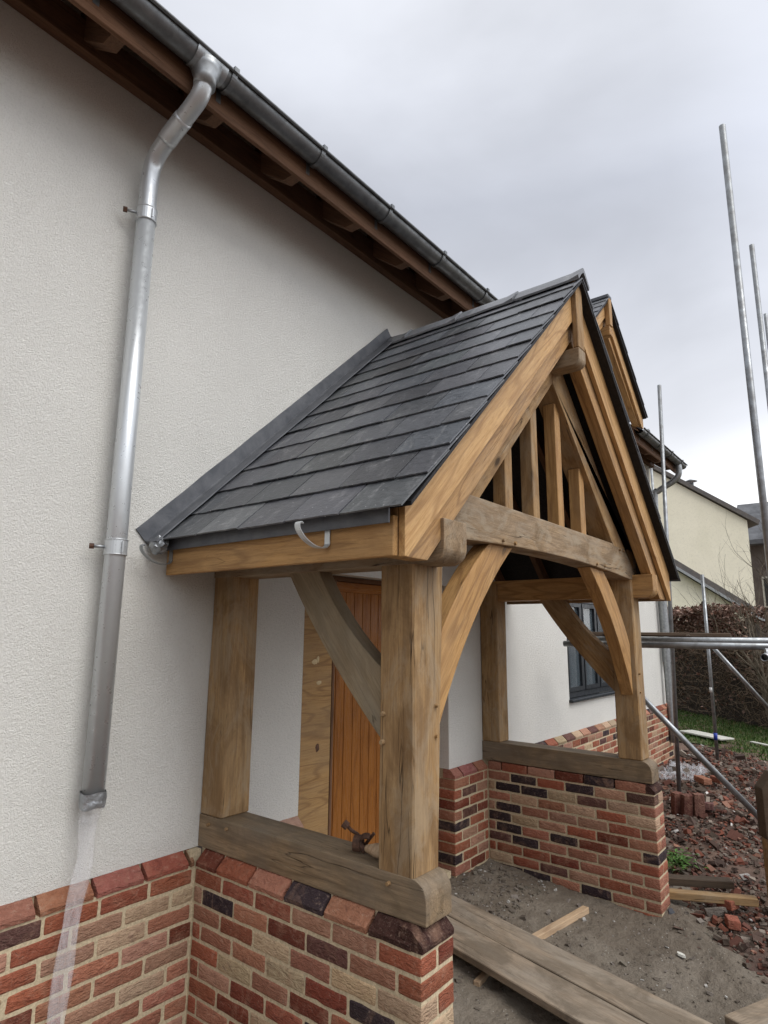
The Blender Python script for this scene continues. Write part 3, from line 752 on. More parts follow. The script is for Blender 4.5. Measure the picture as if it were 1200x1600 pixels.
link('outlet_saddle', bm, M_GALVDULL, dpipe, smooth=True)
def pipe_clip(z, par):
    c = tube('pipe_clip', [(-.59, -.083, z - .032), (-.59, -.083, z + .032)], .0485, M_GALV, par, 28, smooth=False)
    for zz in (z - .034, z + .032): tube('clip_rim', [(-.59, -.083, zz), (-.59, -.083, zz + .004)], .0505, M_GALV, c, 28)
    tube('clip_bolt', [(-.635, -.075, z), (-.682, -.052, z)], .007, M_GALVDULL, c, 8); tube('clip_bolt', [(-.675, -.056, z), (-.692, -.047, z)], .013, M_RUST, c, 6, smooth=False)
    bm = bmesh.new(); add_box(bm, (-.592, -.586), (-.142, -.134), (z - .024, z + .024)); link('clip_lug', bm, M_GALV, c)
    tube('wall_stud', [(-.59, -.04, z), (-.59, .0, z)], .006, M_GALVDULL, c, 8)
pipe_clip(3.86, dpipe); pipe_clip(2.215, dpipe)
# duct tape, crumpled
bm = bmesh.new(); rings = []
for i in range(7):
    z = 1.205 - .062 * i / 6; ring = []
    for k in range(32):
        a = 2 * math.pi * k / 32; rr = .0505 + .004 * noise.noise(Vector((math.cos(a) * 3, math.sin(a) * 3, z * 60))) - (.003 * (i == 6))
        ring.append(bm.verts.new((-.59 + rr * math.cos(a), -.083 + rr * math.sin(a), z + .004 * math.sin(3 * a))))
    rings.append(ring)
for a, b in zip(rings, rings[1:]):
    for k in range(32): bm.faces.new((a[k], a[(k + 1) % 32], b[(k + 1) % 32], b[k]))
link('duct_tape', bm, M_TAPE, dpipe, smooth=True)
# clear polythene sleeve
mpoly, tp, bp_ = newmat('clear_polythene'); gp = G(tp)
bp_.inputs['Base Color'].default_value = (.86, .86, .88, 1); bp_.inputs['Roughness'].default_value = .22; bp_.inputs['Specular IOR Level'].default_value = .7
vv_ = gp.coord((1, 1, .25)); gp.link(gp.mr(gp.noise(vv_, 30, 3, .6, 1.), .3, .7, .09, .30), bp_.inputs['Alpha']); gp.link(gp.bump(gp.noise(vv_, 16, 3, .55, 1.), .9, .012), bp_.inputs['Normal'])
ctr = bez([(-.59, -.083, 1.15), (-.60, -.083, 1.05), (-.602, -.084, .93), (-.625, -.088, .80), (-.645, -.093, .62), (-.66, -.097, .40), (-.675, -.10, .15), (-.70, -.12, .0)], 7)
bm = bmesh.new(); rings = []
for i, c in enumerate(ctr):
    f = i / (len(ctr) - 1); a_, b_ = (.047, .045) if f < .03 else ((.043, .022) if f < .1 else (.037 + .004 * math.sin(f * 23), .010 + .004 * math.sin(f * 31 + 1)))
    ring = []
    for k in range(24):
        an = 2 * math.pi * k / 24; wr = 1 + .12 * noise.noise(Vector((math.cos(an) * 2, math.sin(an) * 2, f * 14)))
        ring.append(bm.verts.new((c.x + a_ * wr * math.cos(an), c.y + b_ * wr * math.sin(an), c.z)))
    rings.append(ring)
for a, b in zip(rings, rings[1:]):
    for k in range(24): bm.faces.new((a[k], a[(k + 1) % 24], b[(k + 1) % 24], b[k]))
link('polythene_sleeve', bm, mpoly, dpipe, smooth=True)
# downpipe at far right corner
dp2 = tube('downpipe', bez([(8.22, -.09, .3), (8.22, -.09, 2.6), (8.22, -.09, 3.95), (8.22, -.16, 4.1), (8.22, -.38, 4.22), (8.22, -.47, 4.33), (8.22, -.475, 4.53)], 8), .045, M_GALVDULL, house, 14)
bm = bmesh.new(); add_box(bm, (8.30, 8.43), (-.10, -.002), (1.45, 3.1)); link('corner_trunking', bm, M_GALVDULL, house)
# --- dormer gable over the eaves
dm = empty_d = None
AX, AZ, DS = 5.06, 5.86, .90; DF = -.5
def dz(x): return AZ - DS * abs(x - AX)
bm = bmesh.new(); v = [bm.verts.new(p) for p in ((AX - 1.0, -.004, 4.3), (AX + 1.0, -.004, 4.3), (AX + 1.0, -.004, dz(AX + 1) - .05), (AX, -.004, AZ - .05), (AX - 1.0, -.004, dz(AX - 1) - .05))]; f = bm.faces.new(v)
r_ = bmesh.ops.extrude_face_region(bm, geom=[f]); bmesh.ops.translate(bm, verts=[q for q in r_['geom'] if isinstance(q, bmesh.types.BMVert)], vec=(0, 2.2, 0)); bmesh.ops.recalc_face_normals(bm, faces=bm.faces)
dorm = link('dormer', bm, M_RENDER, house); tag(dorm, 'small steep gable dormer with oak barge boards above the eaves')
for s in (-1, 1):
    ex = (s, 0, -DS); up_ = (0, 0, 1); X = lambda d: AX + s * d
    wprism('barge_board', [(X(0), dz(AX) - .02), (X(1.27), dz(X(1.27)) - .02), (X(1.27), dz(X(1.27)) - .17), (X(1.2), dz(X(1.27)) - .17), (X(0), dz(AX) - .23)], DF, DF + .028, M_BARGE, dorm, ex, .003)
    wprism('fly_rafter', [(X(0), dz(AX) - .10), (X(1.24), dz(X(1.24)) - .06), (X(1.24), dz(X(1.27)) - .168), (X(1.16), dz(X(1.27)) - .168), (X(0), dz(AX) - .34)], DF + .03, DF + .11, M_FRESH, dorm, ex, .003)
    bm = bmesh.new(); q = [(X(0), dz(AX) - .03), (X(1.27), dz(X(1.27)) - .03), (X(1.27), dz(X(1.27))), (X(0), dz(AX))]
    a = [bm.verts.new((p[0], DF - .045, p[1] - .006)) for p in q]; b = [bm.verts.new((p[0], 2., p[1] - .006)) for p in q]
    bm.faces.new(a); bm.faces.new(b[::-1])
    for i in range(4): bm.faces.new((a[i], b[i], b[(i + 1) % 4], a[(i + 1) % 4]))
    bmesh.ops.recalc_face_normals(bm, faces=bm.faces); link('roof_membrane', bm, M_MEMB, dorm)
    L_ = math.hypot(1, DS); slen = 1.30 * L_
    slate_slope('dormer_slates', dorm, (X(1.30), 0, dz(X(1.30))), (-s, 0, DS), (0, 1, 0), (s * DS, 0, 1), slen / 9, 9, .3, DF - .06, 2.2, .25, random.Random(8 + s))
beam('ridge_tile', (AX, DF - .06, AZ - .0), (AX, 2.2, AZ - .0), .12, .045, M_LEAD, dorm)
bbox('finial_post', (AX - .045, AX + .045), (DF - .06, DF - .002), (AZ - .38, AZ - .02), M_FRESH, dorm, 'z')
bbox('ridge_beam', (AX - .05, AX + .05), (DF - .05, .3), (AZ - .5, AZ - .385), M_FRESH, dorm, 'y')

# ================================================================== PORCH
porch = tag(empty('oak_porch', (1.46, -.65, 0)), 'oak framed open porch with a steep slate gable roof, standing on two low brick walls', 'porch')
W = 2.921; P_ = .168; XI = 2.753; D = 1.28; ZS, ZT = .985, 2.126
# --- low brick walls
def dwarf(name, xo, inner_sign, seed):
    """xo: outer face plane; inner_sign +1 when the inside lies at larger x. Wall 0.215 thick, laid in 3D stretcher bond"""
    rng = random.Random(seed); bm, lay = bm_tone(); x_in = xo + inner_sign * .209
    xa, xb = min(xo, x_in), max(xo, x_in)
    for k in range(COURSES):
        z = ZC - CO * (k + .5) - .002
        if k % 2 == 0:
            segs = []; y = -1.343; first = True
            while y < PY - .02:
                L_ = .19 if first else .215; segs.append((y, min(y + L_, PY - .004 + .0))); y += L_ + .01; first = False
            for a, b in segs:
                if b - a < .03: continue
                for (p, q) in ((xa, xa + .0995), (xb - .0995, xb)):
                    add_brick(bm, lay, ((p + q) / 2, (a + b) / 2, z), (q - p, b - a, BH), tone(rng), r=rng.uniform(.005, .012))
        else:
            add_brick(bm, lay, ((xa + xb) / 2, -1.343 + .051, z), (xb - xa, .102, BH), tone(rng), r=rng.uniform(.005, .012))
            y = -1.343 + .112
            while y < PY - .02:
                b = min(y + .215, PY - .004)
                if b - y > .03:
                    for (p, q) in ((xa, xa + .0995), (xb - .0995, xb)):
                        add_brick(bm, lay, ((p + q) / 2, (y + b) / 2, z), (q - p, b - y, BH), tone(rng), r=rng.uniform(.005, .012))
                y += .225
    bmesh.ops.recalc_face_normals(bm, faces=bm.faces)
    o = link(name, bm, M_BRICK, porch)
    bm = bmesh.new(); add_box(bm, (xa + .004, xb - .004), (-1.339, PY + .02), (-.3, ZC + .004)); add_box(bm, (xa + .05, xb - .05), (-1.29, PY + .02), (ZC + .004, .838))
    link('mortar', bm, M_MORTAR, o)
    # coping on the outer side
    bm, lay = bm_tone()
    if inner_sign > 0: Mx = Matrix.Translation((xo, 0, ZC)) @ Matrix.Rotation(-math.pi / 2, 4, 'Z')   # local x -> -y , local y -> +x
    else: Mx = Matrix.Translation((xo, 0, ZC)) @ Matrix.Rotation(math.pi / 2, 4, 'Z')
    def lx(y): return -y if inner_sign > 0 else y
    y = PY - .002; cuts = [PY - .002, -.205] + [-.205 - .225 * i for i in range(1, 5)]
    for a, b in zip(cuts, cuts[1:]):
        u0, u1 = sorted((lx(a), lx(b))); coping(bm, lay, Mx, u0 + .004, u1 - .004, tone(rng))
    a = cuts[-1]; u0, u1 = sorted((lx(a), lx(-1.30)))
    dk = (.05, .020, .015); coping(bm, lay, Mx, u0 + .004, u1 - .0, dk)
    # rounded return across the front
    Mf = Matrix.Translation((0, -1.343, ZC)); coping(bm, lay, Mf, xa + .0, xb - .0, dk)
    # inner course under the sill
    y = -1.29
    xi0, xi1 = (xb - .0995, xb) if inner_sign > 0 else (xa, xa + .0995)
    while y < PY - .03:
        b = min(y + .215, PY - .004)
        add_brick(bm, lay, ((xi0 + xi1) / 2, (y + b) / 2, ZC + .033), (xi1 - xi0, b - y, BH), tone(rng)); y += .225
    bmesh.ops.recalc_face_normals(bm, faces=bm.faces)
    link('coping', bm, M_BRICK, o); return o
dwarf('brick_wall', -.041, 1, 21)
dwarf('brick_wall', W + .041, -1, 22)
# --- sills with rounded noses
def nose_pts(y_front, y_back, z0, z1, r, top=True, n=8):
    pts = []
    if top:
        pts = [(y_back, z0), (y_front, z0)]
        for k in range(n + 1):
            a = math.pi / 2 * k / n; pts.append((y_front + r - r * math.cos(a), z1 - r * 1.1 + r * 1.1 * math.sin(a)))
        pts.append((y_back, z1))
    else:
        pts = [(y_back, z1), (y_front, z1)]
        for k in range(n + 1):
            a = math.pi / 2 * k / n; pts.append((y_front + r - r * math.cos(a), z0 + r - r * math.sin(a)))
        pts.append((y_back, z0))
    return pts
def peg(x, y, z, nrm, par, r=.009):
    n_ = Vector(nrm); p = Vector((x, y, z)); L_ = random.uniform(.010, .018)
    tube('peg', [p - n_ * .01, p + n_ * L_], r, M_POST, par, 10, smooth=False, radii=[r, r * .8])
sills = []
for x0 in (0., XI):
    s = xprism('sill_beam', nose_pts(-1.336, -.001, .841, ZS, .062), x0, x0 + P_, M_WET, porch, (0, 1, 0), .004); sills.append(s)
peg(0, -.08, .95, (-1, 0, 0), sills[0]); peg(0, -.215, .955, (-1, 0, 0), sills[0]); peg(0, -1.17, .948, (-1, 0, 0), sills[0])
# --- posts
def post(x0, x1, y0, y1, top1=None, mat=M_POST):
    z1 = 2.27
    cx = (x0 + x1) / 2; cy = (y0 + y1) / 2
    return bbox('post', (x0, x1), (y0, y1), (ZS, z1), mat, porch, 'z', .007, .003)
pR = post(.002, .172, -.162, -.003); post(XI + .002, W - .002, -.162, -.003)
# front left post widens (jowled) towards its head
bm = bmesh.new(); rings = []
for k in range(13):
    f = k / 12; z = ZS + (2.272 - ZS) * f; x1 = .170 + .052 * f; c = .008
    pts = [(.002 + c, -1.28), (x1 - c, -1.28), (x1, -1.28 + c), (x1, -1.112 - c), (x1 - c, -1.112), (.002 + c, -1.112), (.002, -1.112 - c), (.002, -1.28 + c)]
    rings.append([bm.verts.new((p[0], p[1] + noise.noise(Vector((p[0] * 9, p[1] * 9, z * 3))) * .003, z)) for p in pts])
for a, b in zip(rings, rings[1:]):
    for i in range(8): bm.faces.new((a[i], a[(i + 1) % 8], b[(i + 1) % 8], b[i]))
bm.faces.new(rings[0][::-1]); bm.faces.new(rings[-1]); bmesh.ops.recalc_face_normals(bm, faces=bm.faces)
pF = link_grain_z('post', bm, M_POST, porch, (.09, -1.2, ZS))
pG = post(XI + .001, W - .002, -1.28, -1.112)
for z in (1.545, 1.44): peg(0, -1.135, z, (-1, 0, 0), pF, .011)
for z in (1.575, 1.46): peg(.152, -1.28, z, (0, -1, 0), pF)
for z in (1.58, 1.45): peg(XI + .045, -1.28, z, (0, -1, 0), pG)
# --- wall plates
for x0 in (0., XI):
    xprism('wall_plate', nose_pts(-1.425, -.001, ZT, 2.296, .062, False), x0 + (0 if x0 == 0 else .035), x0 + P_, M_WEATH if x0 == 0 else M_FRESH, porch, (0, 1, 0), .004)
# --- tie beam
tp_ = [(W - .03, 2.487), (.03, 2.487), (.03, 2.262)] + [(.19 + (W - .38) * k / 24, 2.258 + .044 * 4 * (k / 24) * (1 - k / 24)) for k in range(25)] + [(W - .03, 2.262)]
tie = wprism('tie_beam', tp_[::-1], -1.283, -1.135, M_WEATH, porch, (1, 0, 0), .007)
for x, z in ((.75, 2.31), (.88, 2.31), (2.05, 2.31), (2.19, 2.31), (2.52, 2.455), (2.61, 2.455)): peg(x, -1.283, z, (0, -1, 0), tie, .011)
# --- curved braces
def arc_brace(p_low_in, p_low_out, p_top_in, p_top_out, sag_in, sag_out, n=14):
    """closed polygon; *_in is the concave edge"""
    def edge(a, b, sag):
        a, b = Vector(a), Vector(b); d = b - a; nrm = Vector((-d.y, d.x)).normalized(); return [a + d * (k / n) + nrm * sag * 4 * (k / n) * (1 - k / n) for k in range(n + 1)]
    e1 = edge(p_low_in, p_top_in, sag_in); e2 = edge(p_low_out, p_top_out, sag_out)
    return [tuple(p) for p in e1] + [tuple(p) for p in e2[::-1]]
# front pair, in the plane of the truss
pts = arc_brace((.19, 1.43), (.19, 1.785), (.915, 2.29), (.675, 2.29), .064, .036)
wprism('brace', pts, -1.252, -1.165, M_FRESH, porch, (.65, 0, .78), .005)
pts = [(2 * 1.4605 - a, b) for a, b in pts][::-1]
wprism('brace', pts, -1.252, -1.165, M_FRESH, porch, (-.65, 0, .78), .005)
# side pair, under the plates
pts = arc_brace((-1.125, 1.42), (-1.125, 1.70), (-.525, 2.14), (-.725, 2.14), -.028, -.034)
xprism('brace', pts, .03, .115, M_GREYOAK, porch, (0, .62, .78), .005)
xprism('brace', pts, W - .125, W - .035, M_POST, porch, (0, .62, .78), .005)
# --- truss and gable studs
SX = 1.4605; SL = .953; SZ = 4.003
def S(x): return SZ - SL * abs(x - SX)
for s in (-1, 1):
    X = lambda d: SX + s * d; ex = (s, 0, -SL)
    lo = .20 if s < 0 else .36
    a = [(X(0), S(SX) - lo), (X(1.36), S(X(1.36)) - lo), (X(1.36), 2.47), (X((SZ - .635 - 2.47) / SL), 2.47), (X(0), S(SX) - .635)]
    wprism('principal_rafter', a, -1.281 + (.0 if s < 0 else -.003), -1.14, M_POST, porch, ex, .005)
    # fly rafter behind the barge board
    a = [(X(0), S(SX) - .03), (X(1.735), S(X(1.735)) - .03), (X(1.735), 2.122), (X(1.55), 2.122), (X(0), S(SX) - .395)]
    wprism('fly_rafter', a, -1.409, -1.335, M_FLY, porch, ex, .004)
    a = [(X(0), S(SX) - .018), (X(1.735), S(X(1.735)) - .018), (X(1.735), 2.118), (X(1.715), 2.118), (X(0), S(SX) - .25)]
    wprism('barge_board', a, -1.441, -1.413, M_BARGE, porch, ex, .0025)
    # common rafters, the last against the wall
    for y in (-.045, -.47, -.89):
        a = [(X(.04), S(SX) - .05), (X(1.72), S(X(1.72)) - .05), (X(1.72), S(X(1.72)) - .10), (X(1.66), S(X(1.72)) - .115), (X(.04), S(SX) - .20)]
        wprism('common_rafter', a, y - .0, y + .043, M_SOFFIT, porch, ex, .002)
    # fascia and soffit strip
    xf = (X(1.735), X(1.762)); x0_, x1_ = sorted(xf)
    bbox('eaves_fascia', (x0_, x1_), (-1.411, -.03), (2.118, 2.262), M_FRESH if s < 0 else M_POST, porch, 'y', .003, .001)
    # membrane over the rafters
    bm = bmesh.new(); q = [(X(0), SZ - .03), (X(1.775), S(X(1.775)) - .028), (X(1.775), S(X(1.775)) - .012), (X(0), SZ - .010)]
    A_ = [bm.verts.new((p[0], -1.498, p[1])) for p in q]; B_ = [bm.verts.new((p[0], -.003, p[1])) for p in q]
    bm.faces.new(A_); bm.faces.new(B_[::-1])
    for i in range(4): bm.faces.new((A_[i], B_[i], B_[(i + 1) % 4], A_[(i + 1) % 4]))
    bmesh.ops.recalc_face_normals(bm, faces=bm.faces); link('roof_membrane', bm, M_MEMB, porch)
    slen = 1.82 * math.hypot(1, SL)
    slate_slope('slates', porch, (X(1.82), 0, S(X(1.82)) - .010), (-s, 0, SL), (0, 1, 0), (s * SL, 0, 1), slen / 12, 12, .3, -1.503, -.004, .285, random.Random(31 + s))
# drip strip below the eaves slates
for s in (-1, 1):
    x_ = SX + s * 1.785
    bm = bmesh.new(); add_box(bm, (x_ - .004, x_ + .004), (-1.41, -.03), (2.232, 2.286)); link('eaves_drip_strip', bm, M_LEAD, porch)
for x in (.86, 1.195, 1.545, 1.905):
    zt = S(x) - .625 if x < SX else S(x + .08) - .60
    bbox('gable_stud', (x, x + .08), (-1.25, -1.175), (2.485, zt + .03), M_POST if x < 1.2 else M_FRESH, porch, 'z', .004, .002)
# --- ridge beam and finial block
xprism('ridge_beam', nose_pts(-1.475, -.01, 3.43, 3.535, .045, False), SX - .055, SX + .055, M_WEATH, porch, (0, 1, 0), .006)
bbox('finial_post', (SX - .05, SX + .047), (-1.474, -1.4415), (3.538, S(SX) - .03), M_POST, porch, 'z', .004)
# --- ridge tiles
def ridge_tile(y0, y1, par):
    bm, lay = bm_tone(); n = 6; rows = []
    for i in range(n + 1):
        f = i / n; y = y0 + (y1 - y0) * f; k = .012 if f < .16 else 0.     # flared collar at the front end
        prof = []
        for (d, h) in ((.088, -.085), (.040, -.030), (.016, -.004), (0, .004), (-.016, -.004), (-.040, -.030), (-.088, -.085)): prof.append((SX + d * (1 + k * 6), SZ + .044 + h + k))
        for (d, h) in ((-.084, -.097), (-.040, -.046), (0, -.014), (.040, -.046), (.084, -.097)): prof.append((SX + d, SZ + .044 + h))
        rows.append([bm.verts.new((p[0], y, p[1] + noise.noise(Vector((p[0] * 8, y * 6, 1))) * .003)) for p in prof])
    for a, b in zip(rows, rows[1:]):
        for i in range(len(a)): bm.faces.new((a[i], a[(i + 1) % len(a)], b[(i + 1) % len(a)], b[i]))
    bm.faces.new(rows[0]); bm.faces.new(rows[-1][::-1]); k = random.uniform(1.5, 2.1)
    for f in bm.faces:
        for lp in f.loops: lp[lay] = (k, k, k, 1)
    bmesh.ops.recalc_face_normals(bm, faces=bm.faces); return link('ridge_tile', bm, M_SLATE, par)
for a, b in ((-1.51, -1.085), (-1.075, -.655), (-.645, -.225), (-.215, -.005)): ridge_tile(a, b, porch)
# --- lead flashing where the left slope meets the wall (and mirrored)
for s in (-1, 1):
    es = Vector((-s, 0, SL)).normalized(); ns = Vector((s * SL, 0, 1)).normalized(); org = Vector((SX + s * 1.83, 0, S(SX + s * 1.83)))
    bm = bmesh.new(); n = 40; slen = (1.885 if s < 0 else 1.80) * math.hypot(1, SL); rows = []
    for i in range(n + 1):
        f = i / n; sl_ = f * slen - .02; wv = noise.noise(Vector((sl_ * 5, 0, s))) * .006; lap = .004 if f > .62 else 0
        sec = [(-.100 + wv, .024 + lap), (-.099 + wv, .029 + lap), (-.02, .034 + lap), (-.010, .040 + lap), (-.007 - lap, .108 + wv * .5), (-.001, .108 + wv * .5), (-.001, .02)]
        rows.append([bm.verts.new(org + es * sl_ + ns * h + Vector((0, y, 0))) for y, h in sec])
    for a, b in zip(rows, rows[1:]):
        for i in range(len(a)): f = bm.faces.new((a[i], a[(i + 1) % len(a)], b[(i + 1) % len(a)], b[i]))
    bm.faces.new(rows[0]); bm.faces.new(rows[-1][::-1]); bmesh.ops.recalc_face_normals(bm, faces=bm.faces)
    fl = link('lead_flashing', bm, M_LEAD, porch)
    # crumpled corner at the foot
    bm = bmesh.new(); bmesh.ops.create_icosphere(bm, subdivisions=3, radius=1)
    for v in bm.verts:
        d = noise.noise_vector(v.co * 2.2) * .35; v.co = Vector(((v.co.x + d.x) * .035, (v.co.y + d.y) * .055, (v.co.z + d.z) * .042))
    bmesh.ops.translate(bm, verts=bm.verts, vec=org + Vector((s * .0, -.06, -.005))); link('flashing_end', bm, M_TAPE if s < 0 else M_LEAD, fl)
# --- bare gutter brackets on the left fascia
def hook(y, mat):
    x0 = SX - 1.763; bm = bmesh.new(); pts = [(x0 - .002, 2.175), (x0 - .002, 2.245)]
    path_ = [(q.x, q.z) for q in bez([(x0 - .003, 0, 2.243), (x0 - .003, 0, 2.20), (x0 - .005, 0, 2.178), (x0 - .03, 0, 2.165), (x0 - .075, 0, 2.168), (x0 - .122, 0, 2.188), (x0 - .153, 0, 2.216), (x0 - .160, 0, 2.238), (x0 - .150, 0, 2.247), (x0 - .142, 0, 2.242)], 4)]
    prev = None
    for k, (x, z) in enumerate(path_):
        a = Vector(path_[max(k - 1, 0)]); b = Vector(path_[min(k + 1, len(path_) - 1)]); t = (b - a).normalized(); nn = Vector((-t.y, t.x)) * .0018
        ring = [bm.verts.new((x + nn.x * q, y + yy, z + nn.y * q)) for q, yy in ((1, -.013), (1, .013), (-1, .013), (-1, -.013))]
        if prev:
            for i in range(4): bm.faces.new((prev[i], prev[(i + 1) % 4], ring[(i + 1) % 4], ring[i]))
        else: bm.faces.new(ring)
        prev = ring
    bm.faces.new(prev[::-1]); bmesh.ops.recalc_face_normals(bm, faces=bm.faces)
    return link('gutter_hook', bm, mat, porch)
hook(-1.10, M_GALV); hook(-.07, M_GALVDULL)

# ================================================================== THINGS ON AND AROUND THE PORCH
# rusty coupler and stub of pole on the sill
rc = tag(empty('scaffold_coupler', (.09, -.95, ZS)), 'rusty scaffold coupler with open jaws lying on the left sill beam', 'scaffold coupler')
bm = bmesh.new()
def arc_strap(bm, c, r, a0, a1, wdt, axis_y, th=.006, n=14, tilt=0.):
    prev = None; Rm = Matrix.Rotation(axis_y, 4, 'Z') @ Matrix.Rotation(tilt, 4, 'X')
    for k in range(n + 1):
        a = a0 + (a1 - a0) * k / n
        ring = [bm.verts.new(Vector(c) + Rm @ Vector((rr * math.cos(a), yy, rr * math.sin(a)))) for rr, yy in ((r, -wdt / 2), (r, wdt / 2), (r + th, wdt / 2), (r + th, -wdt / 2))]
        if prev:
            for i in range(4): bm.faces.new((prev[i], prev[(i + 1) % 4], ring[(i + 1) % 4], ring[i]))
        else: bm.faces.new(ring)
        prev = ring
    bm.faces.new(prev[::-1])
arc_strap(bm, (.085, -.945, ZS + .034), .027, R(-30), R(230), .030, R(20)); bmesh.ops.recalc_face_normals(bm, faces=bm.faces); link('jaw', bm, M_RUST, rc)
bm = bmesh.new(); arc_strap(bm, (.10, -.975, ZS + .040), .025, R(60), R(300), .034, R(-60), tilt=.3); bmesh.ops.recalc_face_normals(bm, faces=bm.faces); link('jaw', bm, M_RUST, rc)
tube('bolt', [(.088, -.945, ZS + .064), (.070, -.918, ZS + .082), (.062, -.906, ZS + .096)], .007, M_RUST, rc, 8); tube('bolt_head', [(.062, -.906, ZS + .094), (.052, -.892, ZS + .108)], .016, M_RUST, rc, 8, False)
tube('hinge_pin', [(.085, -.975, ZS + .012), (.105, -.935, ZS + .014)], .010, M_RUST, rc, 8)
tube('bolt', [(.12, -.95, ZS + .02), (.13, -.99, ZS + .07)], .007, M_RUST, rc, 8)
st = empty('pole_stub', (.09, -1.05, ZS)); tag(st, 'short round wooden stub with a dark end lying against the front left post', 'pole stub')
tube('stub', bez([(.085, -.99, ZS + .024), (.082, -1.03, ZS + .028), (.078, -1.085, ZS + .031)], 4), .025, M_PINE, st, 14, radii=[.014, .016, .018, .020, .023, .026, .027, .028, .028])
tube('dark_end', [(.078, -1.085, ZS + .031), (.077, -1.108, ZS + .031)], .0295, M_RUST, st, 14)

# planks over the dirt, two side by side
def plank(name, a, b, wd, th, z, mat, label, group, lift=0.):
    a = Vector((*a, z)); b = Vector((*b, z + lift)); o = beam(name, a, b, wd, th, mat, None, (0, 0, 1), ch=.004, wob=.004)
    return tag(o, label, 'plank', group)
def plank_px(a, b, z, wd, label):
    o = beam('plank', (*a, z), (*b, z - .012), wd, .038, M_SCAFBOARD, None, (0, 0, 1), ch=.004, wob=.004)
    return tag(o, label, 'plank', 'two planks laid over the dirt')
plank_px((1.80, -.12), (1.215, -2.42), .118, .232, 'long grey mud-stained plank nearest the far brick wall, edge to edge with another')
plank_px((1.53, -.20), (.962, -2.42), .116, .236, 'long grey mud-stained plank beside the near porch pillar, a dark gap beneath it')
tag(beam('bearer', (.8, -1.95, .06), (1.6, -2.1, .06), .07, .07, M_PINE, None), 'short timber bearer under the outer end of the two planks', 'bearer')
tag(beam('timber_batten', (1.62, -.81, .045), (2.49, -.925, .035), .045, .038, M_PINE, None, ch=.003), 'thin sawn batten poking out from under the two planks across the dirt', 'batten')
tag(beam('wood_offcut', (1.225, -.81, .03), (1.45, -.79, .03), .036, .034, M_PINE, None, ch=.003), 'small square offcut of wood sticking out under the near plank', 'offcut')
tag(beam('plank', (1.64, -1.97, .06), (2.3, -2.25, .045), .14, .04, M_SCAFBOARD, None, ch=.004), 'grey board at the bottom right corner of the picture, lying on mud', 'plank')
tag(beam('timber_length', (2.98, -1.255, .075), (3.24, -1.83, .085), .075, .048, M_POST, None, ch=.004, wob=.003), 'brown sawn timber with pale grey end, lower of the pair beyond the far pillar', 'timber')
tag(beam('timber_length', (3.06, -1.10, .115), (3.37, -1.66, .12), .09, .05, M_ENDGRAIN, None, ch=.004, wob=.003), 'dark wet timber, upper of the pair beyond the far brick wall', 'timber')

# near timber post at the right edge
fp = tag(empty('timber_post', (3.36, -2.0, 0)), 'thick brown post with a clipped top corner at the right edge of the picture', 'post')
Mp = frame((3.20, -1.93, 0), (.58, -.81, 0), (0, 0, 1))
def lp(pts): return pts
bm = bmesh.new()
prism('post_head', [(0, .50), (.30, .50), (.30, .93), (.085, .93), (0, .825)], .10, M_ENDGRAIN, fp, Mp, .006)
prism('post_foot', [(.012, -.1), (.288, -.1), (.288, .499), (.012, .499)], .088, M_POST, fp, Mp @ Matrix.Translation((0, .006, 0)), .006)

# ================================================================== RUBBLE, LOOSE BRICKS, WEEDS
rr = random.Random(99)
RT = [((.20, .070, .044), 11), ((.135, .058, .042), 20), ((.25, .13, .09), 9), ((.085, .055, .043), 22), ((.13, .10, .078), 30), ((.24, .20, .165), 9), ((.60, .58, .55), 4)]
def rtone():
    r = rr.random() * sum(q[1] for q in RT)
    for c, q in RT:
        r -= q
        if r <= 0: break
    k = rr.uniform(.7, 1.2); return tuple(x * k for x in c)
def chunk(bm, lay, p, sz, col, flat=.5):
    Rm = Matrix.Rotation(rr.uniform(0, 6.28), 4, 'Z') @ Matrix.Rotation(rr.gauss(0, .35), 4, 'X') @ Matrix.Rotation(rr.gauss(0, .35), 4, 'Y')
    d = Vector((sz * rr.uniform(.6, 1.3), sz * rr.uniform(.5, 1.), sz * flat * rr.uniform(.5, 1.2))) * .5; vs = []
    for a in (-1, 1):
        for b in (-1, 1):
            for c in (-1, 1):
                q = Vector((a * d.x * rr.uniform(.6, 1.1), b * d.y * rr.uniform(.6, 1.1), c * d.z * rr.uniform(.6, 1.1))); vs.append(bm.verts.new(Vector(p) + Rm @ q))
    for f in ((0, 1, 3, 2), (4, 6, 7, 5), (0, 4, 5, 1), (2, 3, 7, 6), (0, 2, 6, 4), (1, 5, 7, 3)):
        fc = bm.faces.new([vs[i] for i in f])
        for l_ in fc.loops: l_[lay] = (*col, 1)
bm, lay = bm_tone(); cnt = 0
while cnt < 19000:
    u = rr.random(); x = 2.0 + 9.2 * u ** 1.4; y = rr.uniform(-4.2, -.02)
    if (rub_side(x, y) < -.02 and x < 3.1) or lawn_side(x, y) > -.05: continue
    if x < 3.0 and y > -1.36: continue
    den = .45 + fbm(x, y, 1.1, 12) * .9
    if rr.random() > .35 + den: continue
    sz = min(.12, .012 + rr.expovariate(1 / .017)) * (.85 + .08 * x / 2); c = rtone()
    if c[0] > .45: sz *= .55
    chunk(bm, lay, (x, y, z_soil(x, y) + .35 * sz * .5 + (.03 * rr.random() ** 3)), sz, c); cnt += 1
tag(link('brick_rubble', bm, M_RUBBLE), 'scattered red brick rubble and stone chips covering the ground between the porch and the lawn', 'rubble', kind='stuff')
bm, lay = bm_tone(); cnt = 0
